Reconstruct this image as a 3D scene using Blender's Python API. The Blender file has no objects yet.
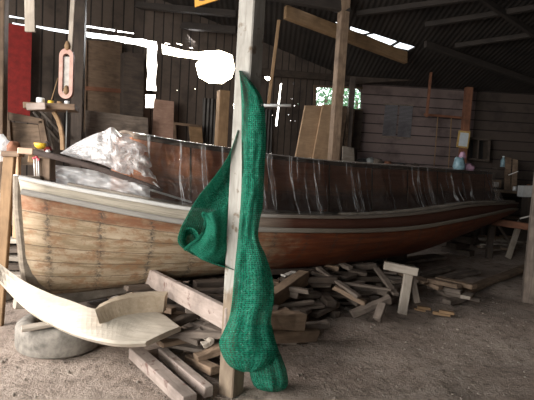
import bpy, bmesh, math, random
from math import sin, cos, pi, radians, sqrt, exp
from mathutils import Vector as V, Matrix, noise
random.seed(7)
C = bpy.context.scene.collection
sc = bpy.context.scene
# ------------------------------------------------------------------ camera
F = 460.0; EH = 1.6; P_ = radians(4.5); R_ = radians(3.4)
fw = V((0, cos(P_), -sin(P_))); rt0 = V((1, 0, 0)); up0 = V((0, sin(P_), cos(P_)))
rt = rt0*cos(R_) + up0*sin(R_); up = -rt0*sin(R_) + up0*cos(R_)
EYE = V((0, 0, EH))
cam = bpy.data.cameras.new('camera'); co = bpy.data.objects.new('camera', cam); C.objects.link(co)
m = Matrix((( rt.x, up.x, -fw.x, 0), (rt.y, up.y, -fw.y, 0), (rt.z, up.z, -fw.z, EH), (0, 0, 0, 1)))
co.matrix_world = m
cam.sensor_width = 36; cam.lens = F/534*36; cam.clip_start = 0.05; cam.clip_end = 200
sc.camera = co
def proj(p):
    d = V(p) - EYE; w = d.dot(fw)
    return 267 + F*d.dot(rt)/w, 200 - F*d.dot(up)/w
def ray(x, y): return fw + rt*((x-267)/F) + up*((200-y)/F)
def PY(x, y, Y): d = ray(x, y); return EYE + d*(Y/d.y)
def PZ(x, y, z=0.0): d = ray(x, y); return EYE + d*((z-EH)/d.z)
def PP(x, y, p, n): d = ray(x, y); return EYE + d*((p-EYE).dot(n)/d.dot(n))
def interp(tb, x):
    if x <= tb[0][0]: return tb[0][1]
    for (a, b), (c, d) in zip(tb, tb[1:]):
        if x <= c: return b + (d-b)*(x-a)/(c-a)
    return tb[-1][1]
def sinterp(tb, x):   # smooth (catmull-rom) interpolation
    if x <= tb[0][0]: return tb[0][1]
    if x >= tb[-1][0]: return tb[-1][1]
    for i in range(len(tb)-1):
        if x <= tb[i+1][0]:
            x0, y0 = tb[i]; x1, y1 = tb[i+1]; h = x1-x0
            sl = lambda a, b: (tb[b][1]-tb[a][1])/(tb[b][0]-tb[a][0])
            m0 = sl(max(i-1, 0), i+1); m1 = sl(i, min(i+2, len(tb)-1))
            s = (x-x0)/h
            return (2*s**3-3*s*s+1)*y0+(s**3-2*s*s+s)*h*m0+(-2*s**3+3*s*s)*y1+(s**3-s*s)*h*m1
# ------------------------------------------------------------------ materials
def new(name):
    mt = bpy.data.materials.new(name); mt.use_nodes = True
    nt = mt.node_tree; nt.nodes.clear()
    return mt, nt, lambda t, **k: mk(nt, t, **k)
def mk(nt, t, **k):
    n = nt.nodes.new(t)
    for a, b in k.items(): setattr(n, a, b)
    return n
def ramp(nt, stops, fac):
    r = nt.nodes.new('ShaderNodeValToRGB'); e = r.color_ramp.elements
    while len(e) < len(stops): e.new(0.5)
    for el, (p, c) in zip(e, stops): el.position = p; el.color = (*c, 1) if len(c) == 3 else c
    nt.links.new(fac, r.inputs['Fac']); return r.outputs['Color']
def mixc(nt, a, b, fac, mode='MIX'):
    n = nt.nodes.new('ShaderNodeMix'); n.data_type = 'RGBA'; n.blend_type = mode
    for s, v in ((6, a), (7, b), (0, fac)):
        if hasattr(v, 'links') or hasattr(v, 'is_linked'): nt.links.new(v, n.inputs[s])
        else: n.inputs[s].default_value = v if s == 0 else (*v, 1)
    return n.outputs[2]
def coords(nt, scale=(1, 1, 1), kind='Object', rnd=True, rot=(0, 0, 0)):
    tc = nt.nodes.new('ShaderNodeTexCoord'); mp = nt.nodes.new('ShaderNodeMapping')
    mp.inputs['Scale'].default_value = scale; mp.inputs['Rotation'].default_value = rot
    nt.links.new(tc.outputs[kind], mp.inputs['Vector'])
    if rnd:
        oi = nt.nodes.new('ShaderNodeObjectInfo'); mu = nt.nodes.new('ShaderNodeMath'); mu.operation = 'MULTIPLY'
        mu.inputs[1].default_value = 37; nt.links.new(oi.outputs['Random'], mu.inputs[0])
        nt.links.new(mu.outputs[0], mp.inputs['Location'])
    return mp.outputs[0]
def noi(nt, vec, sc_=5, det=4, rough=.6, dist=0):
    n = nt.nodes.new('ShaderNodeTexNoise'); n.inputs['Scale'].default_value = sc_
    n.inputs['Detail'].default_value = det; n.inputs['Roughness'].default_value = rough
    n.inputs['Distortion'].default_value = dist
    nt.links.new(vec, n.inputs['Vector']); return n.outputs['Fac']
def finish(nt, col, rough=.8, bump=None, bs=.3, bd=.01, **kw):
    p = nt.nodes.new('ShaderNodeBsdfPrincipled'); o = nt.nodes.new('ShaderNodeOutputMaterial')
    if hasattr(col, 'is_linked'): nt.links.new(col, p.inputs['Base Color'])
    else: p.inputs['Base Color'].default_value = (*col, 1)
    if hasattr(rough, 'is_linked'): nt.links.new(rough, p.inputs['Roughness'])
    else: p.inputs['Roughness'].default_value = rough
    for a, b in kw.items(): p.inputs[a.replace('_', ' ')].default_value = b
    if bump is not None:
        b = nt.nodes.new('ShaderNodeBump'); b.inputs['Strength'].default_value = bs; b.inputs['Distance'].default_value = bd
        nt.links.new(bump, b.inputs['Height']); nt.links.new(b.outputs[0], p.inputs['Normal'])
    nt.links.new(p.outputs[0], o.inputs['Surface']); return p
def wood(name, c1, c2, rough=.8, vary=.5, spots=None):
    mt, nt, N = new(name)
    v = coords(nt, (1.2, 9, 9)); n1 = noi(nt, v, 3, 6, .65, .6)
    v2 = coords(nt, (1, 1, 1)); n2 = noi(nt, v2, 4, 3)
    c = ramp(nt, [(.3, c1), (.7, c2)], n1)
    dk = tuple(x*(1-vary) for x in c1)
    c = mixc(nt, c, dk, ramp(nt, [(.45, (0, 0, 0)), (.75, (.8, .8, .8))], n2))
    if spots: c = mixc(nt, c, spots, ramp(nt, [(.6, (0, 0, 0)), (.68, (1, 1, 1))], noi(nt, v2, 9, 3)))
    finish(nt, c, rough, n1, .5, .006); return mt
def plain(name, c, rough=.7, vary=.25, sc_=12, **kw):
    mt, nt, N = new(name)
    n = noi(nt, coords(nt), sc_, 4)
    cc = mixc(nt, c, tuple(x*(1-vary*1.6) for x in c), ramp(nt, [(.35, (0, 0, 0)), (.7, (1, 1, 1))], n))
    finish(nt, cc, rough, n, .2, .004, **kw); return mt
W_grey = wood('weathered_grey_wood', (.30, .25, .20), (.42, .37, .31))
W_post = wood('whitewashed_post_wood', (.22, .205, .18), (.37, .355, .32), vary=.35, spots=(.13, .095, .065))
def lower_bare(mt):
    nt = mt.node_tree; p = next(n for n in nt.nodes if n.type == 'BSDF_PRINCIPLED'); src = p.inputs['Base Color'].links[0].from_socket
    tc = nt.nodes.new('ShaderNodeTexCoord'); sp = nt.nodes.new('ShaderNodeSeparateXYZ'); nt.links.new(tc.outputs['Object'], sp.inputs[0])
    g = noi(nt, coords(nt, (2, 6, 6)), 3, 4); ad = nt.nodes.new('ShaderNodeMath'); ad.operation = 'MULTIPLY_ADD'; ad.inputs[1].default_value = .5
    nt.links.new(g, ad.inputs[0]); nt.links.new(sp.outputs[0], ad.inputs[2])
    mr = nt.nodes.new('ShaderNodeMapRange'); nt.links.new(ad.outputs[0], mr.inputs[0]); mr.inputs[1].default_value = -2.12; mr.inputs[2].default_value = -2.04
    bw = ramp(nt, [(.3, (.15, .11, .075)), (.7, (.26, .20, .14))], g)
    nt.links.new(mixc(nt, bw, src, mr.outputs[0]), p.inputs['Base Color'])
lower_bare(W_post)
W_dark = wood('dark_wood', (.045, .033, .026), (.085, .062, .046))
W_black = wood('near_black_wood', (.022, .017, .014), (.042, .032, .026))  # near-black brown for the rafters and purlins
W_mid = wood('brown_wood', (.13, .085, .055), (.23, .155, .10))
W_tan = wood('tan_plywood', (.46, .30, .18), (.60, .41, .25), vary=.2)
W_new = wood('fresh_cut_wood', (.42, .33, .23), (.60, .50, .38), vary=.22, rough=.7)
W_red = wood('reddish_wood', (.16, .065, .035), (.26, .11, .06))
W_old = wood('scrap_wood', (.11, .085, .068), (.25, .20, .16), vary=.6)
W_old2 = wood('brown_scrap_wood', (.15, .10, .065), (.30, .21, .14), vary=.5)
W_old3 = wood('dark_scrap_wood', (.06, .045, .035), (.13, .095, .07), vary=.5)
W_stain = wood('pink_stained_wood', (.24, .19, .16), (.38, .31, .27), spots=(.13, .07, .055))
W_beam = wood('sawn_beam_wood', (.20, .12, .06), (.30, .19, .10), vary=.3)
RED = plain('red_paint', (.30, .018, .014)); WHITE = plain('white_paint', (.75, .74, .71), .5, .12)
PALE = plain('pale_board', (.50, .47, .43)); RUBBER = plain('dusty_tyre_rubber', (.27, .245, .21), .85, .35, 16)
BLACK = plain('dark_metal', (.03, .03, .03), .5); YEL = plain('yellow_plastic', (.75, .48, .04), .4, .1)
PINK = plain('pink_frame_paint', (.48, .27, .21), .55, .2); GOLD = plain('gilt_frame', (.55, .36, .12), .4)
PAPER = plain('paper', (.55, .60, .64), .6, .08); BLUE = plain('pale_blue_plastic', (.22, .35, .40), .35, .3)
LILAC = plain('lilac_plastic', (.42, .25, .34), .5); TUBE = plain('white_tube', (.8, .8, .78), .3, .05)
GREYB = plain('grey_metal', (.25, .26, .25), .5)
def ground_mat():
    mt, nt, N = new('bare_earth')
    v = coords(nt, kind='Object', rnd=False)
    n1 = noi(nt, v, 1.1, 5, .6); n2 = noi(nt, v, 8, 8, .78); n3 = noi(nt, v, 34, 4, .7)
    c = ramp(nt, [(.3, (.27, .205, .165)), (.7, (.45, .37, .31))], n1)
    c = mixc(nt, c, (.12, .09, .068), ramp(nt, [(.48, (0, 0, 0)), (.66, (.9, .9, .9))], n2))
    c = mixc(nt, c, (.50, .46, .40), ramp(nt, [(.62, (0, 0, 0)), (.72, (.6, .6, .6))], n3))
    s = nt.nodes.new('ShaderNodeMath'); s.operation = 'ADD'; nt.links.new(n2, s.inputs[0]); nt.links.new(n3, s.inputs[1])
    finish(nt, c, .95, s.outputs[0], .8, .03); return mt
GROUND = ground_mat()
def stripes_mat(name, c1, c2, period, axis, seam=.12, rough=.85, corr=False):
    """boards / corrugation: colour varies per board, a dark seam between, in object space"""
    mt, nt, N = new(name)
    tc = nt.nodes.new('ShaderNodeTexCoord'); sp = nt.nodes.new('ShaderNodeSeparateXYZ'); nt.links.new(tc.outputs['Object'], sp.inputs[0])
    def mth(op, a, b=None):
        n = nt.nodes.new('ShaderNodeMath'); n.operation = op
        for i, q in ((0, a), (1, b)):
            if q is None: continue
            if hasattr(q, 'is_linked'): nt.links.new(q, n.inputs[i])
            else: n.inputs[i].default_value = q
        return n.outputs[0]
    x = mth('DIVIDE', sp.outputs[axis], period); fr = mth('FRACT', x); fl = mth('FLOOR', x)
    wn = nt.nodes.new('ShaderNodeTexWhiteNoise'); wn.noise_dimensions = '1D'; nt.links.new(fl, wn.inputs['W'])
    g = noi(nt, coords(nt, (9, 9, 1.5) if axis == 0 else (1.5, 1.5, 9), rnd=False), 2, 5, .6, .4)
    gg = noi(nt, coords(nt, rnd=False), 1.5, 4, .6)
    c = mixc(nt, c1, c2, mth('ADD', mth('MULTIPLY', wn.outputs['Value'], .5), mth('MULTIPLY', g, .6)))
    c = mixc(nt, c, tuple(q*.35 for q in c1), ramp(nt, [(.5, (0, 0, 0)), (.7, (.7, .7, .7))], gg))
    if corr:
        h = mth('SINE', mth('MULTIPLY', x, 2*pi)); finish(nt, c, rough, h, 1, .006 if 'roof' in name else .02)
    else:
        tri = mth('LESS_THAN', fr, seam); c = mixc(nt, c, tuple(q*.25 for q in c1), tri)
        h = mth('MULTIPLY', fr, 1.0); finish(nt, c, rough, h, .8, .02)
    return mt
M_WL = stripes_mat('dark_upright_boards', (.06, .045, .036), (.12, .09, .07), .2, 0)  # tone raised to paint in the hazy glare over the left wall
M_WB = stripes_mat('lit_mauve_weatherboard', (.14, .10, .092), (.20, .15, .138), .26, 1, .10)  # light from the corner window put into this lighter tone
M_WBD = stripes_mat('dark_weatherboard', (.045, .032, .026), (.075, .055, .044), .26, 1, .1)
M_CORR = stripes_mat('corrugated_sheet', (.07, .065, .06), (.13, .12, .11), .09, 0, corr=True)
M_ROOF = stripes_mat('rusty_roof_sheet', (.016, .013, .011), (.036, .028, .023), .11, 0, corr=True)
M_SHUT = stripes_mat('grey_shutter_slats', (.15, .14, .15), (.21, .20, .21), .035, 1, .3)
def net_mat():
    mt, nt, N = new('green_shade_net')
    tc = nt.nodes.new('ShaderNodeTexCoord')
    mp = nt.nodes.new('ShaderNodeMapping'); mp.inputs['Scale'].default_value = (1, 1, 1); nt.links.new(tc.outputs['UV'], mp.inputs[0])
    w1 = nt.nodes.new('ShaderNodeTexWave'); w1.inputs['Scale'].default_value = 3.3; w1.inputs['Distortion'].default_value = 5; w1.inputs['Detail Scale'].default_value = 3; w1.bands_direction = 'X'
    w2 = nt.nodes.new('ShaderNodeTexWave'); w2.inputs['Scale'].default_value = 4.4; w2.inputs['Distortion'].default_value = 5; w2.inputs['Detail Scale'].default_value = 3; w2.bands_direction = 'Y'
    for w in (w1, w2): nt.links.new(mp.outputs[0], w.inputs['Vector'])
    wv = mixc(nt, w1.outputs['Color'], w2.outputs['Color'], .5)
    n2 = noi(nt, mp.outputs[0], 5, 4)
    c = mixc(nt, (.004, .115, .067), (.011, .19, .115), wv)
    c = mixc(nt, c, (.06, .27, .19), ramp(nt, [(.45, (0, 0, 0)), (.8, (.8, .8, .8))], n2))
    n3 = noi(nt, mp.outputs[0], 14, 2, .6); c = mixc(nt, c, (.18, .43, .32), ramp(nt, [(.6, (0, 0, 0)), (.7, (.6, .6, .6))], n3))
    p = nt.nodes.new('ShaderNodeBsdfPrincipled'); nt.links.new(c, p.inputs['Base Color']); p.inputs['Roughness'].default_value = .85; p.inputs['Specular IOR Level'].default_value = .15
    tl = nt.nodes.new('ShaderNodeBsdfTranslucent'); nt.links.new(c, tl.inputs[0])
    tr = nt.nodes.new('ShaderNodeBsdfTransparent')
    a = nt.nodes.new('ShaderNodeMixShader'); a.inputs[0].default_value = .35; nt.links.new(p.outputs[0], a.inputs[1]); nt.links.new(tl.outputs[0], a.inputs[2])
    b = nt.nodes.new('ShaderNodeMixShader'); nt.links.new(ramp(nt, [(.2, (.34,)*3), (.7, (.12,)*3)], wv), b.inputs[0])
    nt.links.new(a.outputs[0], b.inputs[1]); nt.links.new(tr.outputs[0], b.inputs[2])
    o = nt.nodes.new('ShaderNodeOutputMaterial'); nt.links.new(b.outputs[0], o.inputs[0]); return mt
NET = net_mat()
def film_mat(name, milky=.08, lo=.12, mode=None):
    mt, nt, N = new(name)
    v = coords(nt, rnd=False); n = noi(nt, v, 7, 3, .55, 1.5)
    bp = nt.nodes.new('ShaderNodeBump'); bp.inputs['Strength'].default_value = .55; bp.inputs['Distance'].default_value = .03; nt.links.new(n, bp.inputs['Height'])
    g = nt.nodes.new('ShaderNodeBsdfGlossy'); g.inputs['Roughness'].default_value = .16; nt.links.new(bp.outputs[0], g.inputs['Normal'])
    g.inputs['Color'].default_value = (1, 1, 1, 1)
    t = nt.nodes.new('ShaderNodeBsdfTransparent'); t.inputs[0].default_value = (.93, .93, .93, 1)
    fr = nt.nodes.new('ShaderNodeFresnel'); fr.inputs[0].default_value = 1.5; nt.links.new(bp.outputs[0], fr.inputs['Normal'])
    ma = nt.nodes.new('ShaderNodeMath'); ma.operation = 'ADD'; ma.inputs[1].default_value = lo; ma.use_clamp = True; nt.links.new(fr.outputs[0], ma.inputs[0])
    a = nt.nodes.new('ShaderNodeMixShader'); nt.links.new(ma.outputs[0], a.inputs[0]); nt.links.new(t.outputs[0], a.inputs[1]); nt.links.new(g.outputs[0], a.inputs[2])
    d = nt.nodes.new('ShaderNodeBsdfTranslucent'); d.inputs[0].default_value = (.9, .9, .9, 1)
    d2 = nt.nodes.new('ShaderNodeBsdfDiffuse'); d2.inputs[0].default_value = (.9, .9, .9, 1)
    dd = nt.nodes.new('ShaderNodeMixShader'); dd.inputs[0].default_value = .5; nt.links.new(d.outputs[0], dd.inputs[1]); nt.links.new(d2.outputs[0], dd.inputs[2])
    b = nt.nodes.new('ShaderNodeMixShader'); b.inputs[0].default_value = milky; nt.links.new(a.outputs[0], b.inputs[1]); nt.links.new(dd.outputs[0], b.inputs[2])
    if mode == 'crease_glint':  # milky streaks along the folds paint in vertical glints
        tc = nt.nodes.new('ShaderNodeTexCoord'); mp = nt.nodes.new('ShaderNodeMapping'); mp.inputs['Scale'].default_value = (95, .5, 1); nt.links.new(tc.outputs['UV'], mp.inputs[0])
        q = noi(nt, mp.outputs[0], 1, 1, .4, 0)
        m2 = nt.nodes.new('ShaderNodeMapping'); m2.inputs['Scale'].default_value = (150, 7, 1); nt.links.new(tc.outputs['UV'], m2.inputs[0])
        q2 = ramp(nt, [(.4, (0, 0, 0)), (.6, (1, 1, 1))], noi(nt, m2.outputs[0], 1, 3, .6, .3))
        c1 = ramp(nt, [(.60, (0, 0, 0)), (.645, (1, 1, 1)), (.67, (.1,)*3), (.8, (.2,)*3)], q)
        nt.links.new(mixc(nt, (.07, .07, .07), c1, mixc(nt, (.25, .25, .25), (1, 1, 1), q2)), b.inputs[0])
    if mode == 'heap':
        bp.inputs['Strength'].default_value = .3
        q = noi(nt, v, 9, 5, .7, 2.5); nt.links.new(ramp(nt, [(.3, (.45,)*3), (.45, (.8,)*3), (.6, (.97,)*3)], q), b.inputs[0])
    o = nt.nodes.new('ShaderNodeOutputMaterial'); nt.links.new(b.outputs[0], o.inputs[0]); return mt
FILM = film_mat('clear_plastic_film', .05, .08, 'crease_glint'); MILK = film_mat('crumpled_plastic_film', .32, .25, 'heap'); HAZEF = film_mat('dusty_plastic_film', .72, .05)
def hull_mat():
    mt, nt, N = new('hull_planking')
    tc = nt.nodes.new('ShaderNodeTexCoord'); sp = nt.nodes.new('ShaderNodeSeparateXYZ'); nt.links.new(tc.outputs['UV'], sp.inputs[0])
    U_, V_ = sp.outputs[0], sp.outputs[1]      # U metres along, V 0 (rub rail) .. 1 (bilge)
    def mth(op, a, b=None):
        n = nt.nodes.new('ShaderNodeMath'); n.operation = op
        for i, q in ((0, a), (1, b)):
            if q is None: continue
            if hasattr(q, 'is_linked'): nt.links.new(q, n.inputs[i])
            else: n.inputs[i].default_value = q
        return n.outputs[0]
    cmb = nt.nodes.new('ShaderNodeCombineXYZ'); nt.links.new(mth('MULTIPLY', U_, .8), cmb.inputs[0]); nt.links.new(mth('MULTIPLY', V_, 5), cmb.inputs[1])
    g = noi(nt, cmb.outputs[0], 2.2, 6, .7, .5)
    cm2 = nt.nodes.new('ShaderNodeCombineXYZ'); nt.links.new(mth('MULTIPLY', U_, 3), cm2.inputs[0]); nt.links.new(mth('MULTIPLY', V_, 4), cm2.inputs[1])
    g2 = noi(nt, cm2.outputs[0], 2.0, 5, .7)
    bare = ramp(nt, [(.28, (.15, .105, .065)), (.42, (.30, .225, .14)), (.55, (.46, .36, .25)), (.75, (.60, .51, .40))], g)
    bare = mixc(nt, bare, (.30, .17, .09), ramp(nt, [(.48, (0, 0, 0)), (.62, (.9, .9, .9))], g2))
    red = ramp(nt, [(.3, (.075, .018, .008)), (.5, (.16, .04, .014)), (.75, (.28, .09, .03))], g)
    org = ramp(nt, [(.3, (.16, .065, .035)), (.6, (.32, .135, .065))], g)
    # upper strake orange near the bow
    top = mth('MULTIPLY', mth('LESS_THAN', mth('ADD', V_, mth('MULTIPLY', g2, .14)), .22), ramp(nt, [(.3, (.25,)*3), (.55, (1, 1, 1))], g2))
    bare = mixc(nt, bare, org, mth('MULTIPLY', top, .85))
    far = mth('ADD', mth('MULTIPLY', mth('SUBTRACT', U_, 1.95), 1.5), mth('MULTIPLY', mth('SUBTRACT', g2, .5), 1.6))
    fc = nt.nodes.new('ShaderNodeClamp'); nt.links.new(far, fc.inputs[0])
    bare = mixc(nt, bare, (.82, .80, .76), 1.0, 'MULTIPLY')
    c = mixc(nt, bare, red, fc.outputs[0])
    # plank seams
    x = mth('ADD', mth('MULTIPLY', V_, 6), mth('MULTIPLY', g2, .12)); fr = mth('FRACT', x)
    sm = mth('LESS_THAN', fr, .055); c = mixc(nt, c, (.05, .03, .02), mth('MULTIPLY', sm, .6))
    # rows of dark fastening stains at each frame
    fu = mth('ABSOLUTE', mth('SUBTRACT', mth('FRACT', mth('ADD', mth('DIVIDE', U_, .42), mth('MULTIPLY', g2, .12))), .5))
    near = mth('LESS_THAN', fu, .07)
    sp_ = mth('LESS_THAN', mth('ABSOLUTE', mth('SUBTRACT', mth('FRACT', mth('ADD', x, .4)), .5)), .26)
    cm3 = nt.nodes.new('ShaderNodeCombineXYZ'); nt.links.new(mth('MULTIPLY', U_, 10), cm3.inputs[0]); nt.links.new(mth('MULTIPLY', V_, 10), cm3.inputs[1])
    g3 = noi(nt, cm3.outputs[0], 2.0, 5, .75, 1)
    sm2 = ramp(nt, [(.44, (0, 0, 0)), (.6, (1, 1, 1))], g3)
    soft = mth('MAXIMUM', 0.0, mth('SUBTRACT', 1.0, mth('MULTIPLY', fu, 9)))
    c = mixc(nt, c, (.05, .042, .035), mth('MULTIPLY', mth('MULTIPLY', soft, sm2), 1.0))
    c = mixc(nt, c, (.14, .095, .06), mth('MULTIPLY', ramp(nt, [(.55, (0, 0, 0)), (.68, (.75, .75, .75))], g3), mth('SUBTRACT', 1.0, mth('MULTIPLY', fr, .8))))
    h = mth('MULTIPLY', fr, 1.0)
    rg = nt.nodes.new('ShaderNodeMapRange'); nt.links.new(fc.outputs[0], rg.inputs[0]); rg.inputs[3].default_value = .8; rg.inputs[4].default_value = .5
    finish(nt, c, rg.outputs[0], mth('ADD', g, mth('MULTIPLY', sm, -1.5)), .5, .008); return mt
HULL = hull_mat()
def rail_mat(name, near, far_, u0, u1, rough=.7):
    mt, nt, N = new(name)
    tc = nt.nodes.new('ShaderNodeTexCoord'); sp = nt.nodes.new('ShaderNodeSeparateXYZ'); nt.links.new(tc.outputs['UV'], sp.inputs[0])
    mr = nt.nodes.new('ShaderNodeMapRange'); nt.links.new(sp.outputs[0], mr.inputs[0]); mr.inputs[1].default_value = u0; mr.inputs[2].default_value = u1
    mp = nt.nodes.new('ShaderNodeMapping'); mp.inputs['Scale'].default_value = (1.2, 14, 1); nt.links.new(tc.outputs['UV'], mp.inputs[0])
    g = noi(nt, mp.outputs[0], 3, 6, .7)
    a = mixc(nt, tuple(q*.6 for q in near), near, ramp(nt, [(.35, (0, 0, 0)), (.55, (1, 1, 1))], g))
    b = mixc(nt, tuple(q*.6 for q in far_), far_, ramp(nt, [(.35, (0, 0, 0)), (.6, (1, 1, 1))], g))
    finish(nt, mixc(nt, a, b, mr.outputs[0]), rough, g, .4, .006); return mt
TOPR = rail_mat('painted_top_rail', (.78, .77, .74), (.25, .21, .17), 1.5, 2.6)
LOWR = rail_mat('grey_rub_rail', (.36, .34, .31), (.27, .23, .18), 1.6, 3)
STRK = rail_mat('sheer_strake_paint', (.46, .41, .33), (.10, .035, .02), 1.7, 2.5)
def cabin_mat():
    mt, nt, N = new('cabin_varnish')
    tc = nt.nodes.new('ShaderNodeTexCoord'); sp = nt.nodes.new('ShaderNodeSeparateXYZ'); nt.links.new(tc.outputs['UV'], sp.inputs[0])
    mp = nt.nodes.new('ShaderNodeMapping'); mp.inputs['Scale'].default_value = (.8, 5, 1); nt.links.new(tc.outputs['UV'], mp.inputs[0])
    g = noi(nt, mp.outputs[0], 3, 6, .65, .5)
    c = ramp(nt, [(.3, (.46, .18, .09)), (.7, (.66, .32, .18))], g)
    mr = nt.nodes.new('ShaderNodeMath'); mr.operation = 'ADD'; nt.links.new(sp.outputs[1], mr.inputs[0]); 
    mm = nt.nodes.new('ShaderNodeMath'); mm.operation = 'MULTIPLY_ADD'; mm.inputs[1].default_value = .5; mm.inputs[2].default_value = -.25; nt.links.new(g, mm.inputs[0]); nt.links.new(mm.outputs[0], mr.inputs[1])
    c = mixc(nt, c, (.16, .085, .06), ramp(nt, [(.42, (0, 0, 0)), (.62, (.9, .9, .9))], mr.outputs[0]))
    finish(nt, c, .45, g, .3, .005); return mt
CABIN = cabin_mat()
DECK = wood('worn_deck_wood', (.24, .21, .18), (.36, .33, .29), vary=.4)
ROOFC = plain('cabin_roof_cover', (.30, .235, .18), .7)
LEAF = plain('green_leaves', (.30, .62, .30), .6, .5, 3)
SIGNM = plain('orange_sign_paint', (.85, .42, .06), .5, .1); SIGNT = plain('dark_sign_letters', (.10, .06, .04), .6, .1)
# ------------------------------------------------------------------ object helpers
def link(name, bm, mat, parent=None, smooth=False, mw=None):
    me = bpy.data.meshes.new(name); bmesh.ops.recalc_face_normals(bm, faces=bm.faces) if not getattr(bm, 'noflip', False) else None
    bm.to_mesh(me); bm.free()
    if smooth:
        for p in me.polygons: p.use_smooth = True
    me.materials.append(mat)
    o = bpy.data.objects.new(name, me); C.objects.link(o)
    if mw is not None: o.matrix_world = mw
    if parent is not None:
        o.parent = parent; o.matrix_parent_inverse = parent.matrix_world.inverted()
    return o
def tag(o, label, cat, group=None, kind=None):
    if label: o['label'] = label
    if cat: o['category'] = cat
    if group: o['group'] = group
    if kind: o['kind'] = kind
    return o
def struct(o): o['kind'] = 'structure'; return o
def empty(name, loc, label, cat, group=None):
    o = bpy.data.objects.new(name, None); C.objects.link(o); o.location = loc; o.matrix_world = Matrix.Translation(V(loc))
    return tag(o, label, cat, group)
def rough_box(L, w, h, seed=0, jit=.0, bev=.006, segs=1):
    bm = bmesh.new(); bmesh.ops.create_cube(bm, size=1)
    bmesh.ops.scale(bm, vec=(L, w, h), verts=bm.verts)
    if segs > 1:
        ed = [e for e in bm.edges if abs((e.verts[0].co-e.verts[1].co).x) > L*.5]
        bmesh.ops.subdivide_edges(bm, edges=ed, cuts=segs, use_grid_fill=True)
    if jit:
        rr = random.Random(seed)
        for v in bm.verts: v.co += V((rr.uniform(-1, 1)*jit*2, rr.uniform(-1, 1)*jit, rr.uniform(-1, 1)*jit))
    if bev: bmesh.ops.bevel(bm, geom=list(bm.edges), offset=min(bev, w*.2, h*.2), segments=1, affect='EDGES')
    return bm
def frame(p0, p1, upv=V((0, 0, 1)), roll=0):
    x = (p1-p0).normalized()
    if abs(x.dot(upv)) > .98: upv = V((0, 1, 0))
    y = upv.cross(x).normalized(); z = x.cross(y)
    mw = Matrix(((x.x, y.x, z.x), (x.y, y.y, z.y), (x.z, y.z, z.z))).to_4x4()
    if roll: mw = mw @ Matrix.Rotation(roll, 4, 'X')
    mw.translation = (p0+p1)/2; return mw
def beam(name, p0, p1, w, h, mat, parent=None, roll=0, jit=.0, bev=.006, upv=V((0, 0, 1)), segs=1):
    p0, p1 = V(p0), V(p1)
    return link(name, rough_box((p1-p0).length, w, h, sum(map(ord, name)) % 99 + int(abs(p0.x)*100), jit, bev, segs), mat, parent, mw=frame(p0, p1, upv, roll))
def prism_pts(front, off):
    bm = bmesh.new(); a = [bm.verts.new(p) for p in front]; b = [bm.verts.new(p+off) for p in front]
    bm.faces.new(a); bm.faces.new(b[::-1]); n = len(a)
    for i in range(n): bm.faces.new((a[i], b[i], b[(i+1) % n], a[(i+1) % n]))
    return bm
def slab(name, px, fn, th, mat, parent=None, holes=None):
    """px polygon dropped on the plane fn, thickness th away from the camera; own origin at its centre, X axis level"""
    pts = [fn(*p) for p in px]
    n = (pts[1]-pts[0]).cross(pts[2]-pts[1]).normalized()
    if n.dot(ray(*px[0])) < 0: n = -n
    c = sum(pts, V())/len(pts)
    x = V((0, 0, 1)).cross(n)
    x = x.normalized() if x.length > .1 else V((1, 0, 0)); y = n.cross(x)
    mw = Matrix(((x.x, y.x, n.x, c.x), (x.y, y.y, n.y, c.y), (x.z, y.z, n.z, c.z), (0, 0, 0, 1)))
    inv = mw.inverted(); loc = [inv @ p for p in pts]
    for q in loc: q.z = 0
    return link(name, prism_pts(loc, V((0, 0, th))), mat, parent, mw=mw)
def grid(name, rows, mat, parent=None, smooth=True, thick=0, uv=None, close=False):
    """rows: list of lists of points; uv(i,j)->(u,v)"""
    bm = bmesh.new(); vs = [[bm.verts.new(p) for p in r] for r in rows]
    lay = bm.loops.layers.uv.new('uv'); idx = {}
    for i, r in enumerate(vs):
        for j, v in enumerate(r): idx[v] = (i, j)
    for i in range(len(vs)-1):
        n = len(vs[i]); rng = n if close else n-1
        for j in range(rng):
            k = (j+1) % n
            try: f = bm.faces.new((vs[i][j], vs[i][k], vs[i+1][k], vs[i+1][j]))
            except ValueError: continue
            for l in f.loops:
                a, b = idx[l.vert]
                if close and k == 0 and b == 0: b = n
                l[lay].uv = uv(a, b) if uv else (a/len(vs), b/n)
    o = link(name, bm, mat, parent, smooth)
    if thick:
        s = o.modifiers.new('s', 'SOLIDIFY'); s.thickness = thick; s.offset = 0
    return o
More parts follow.
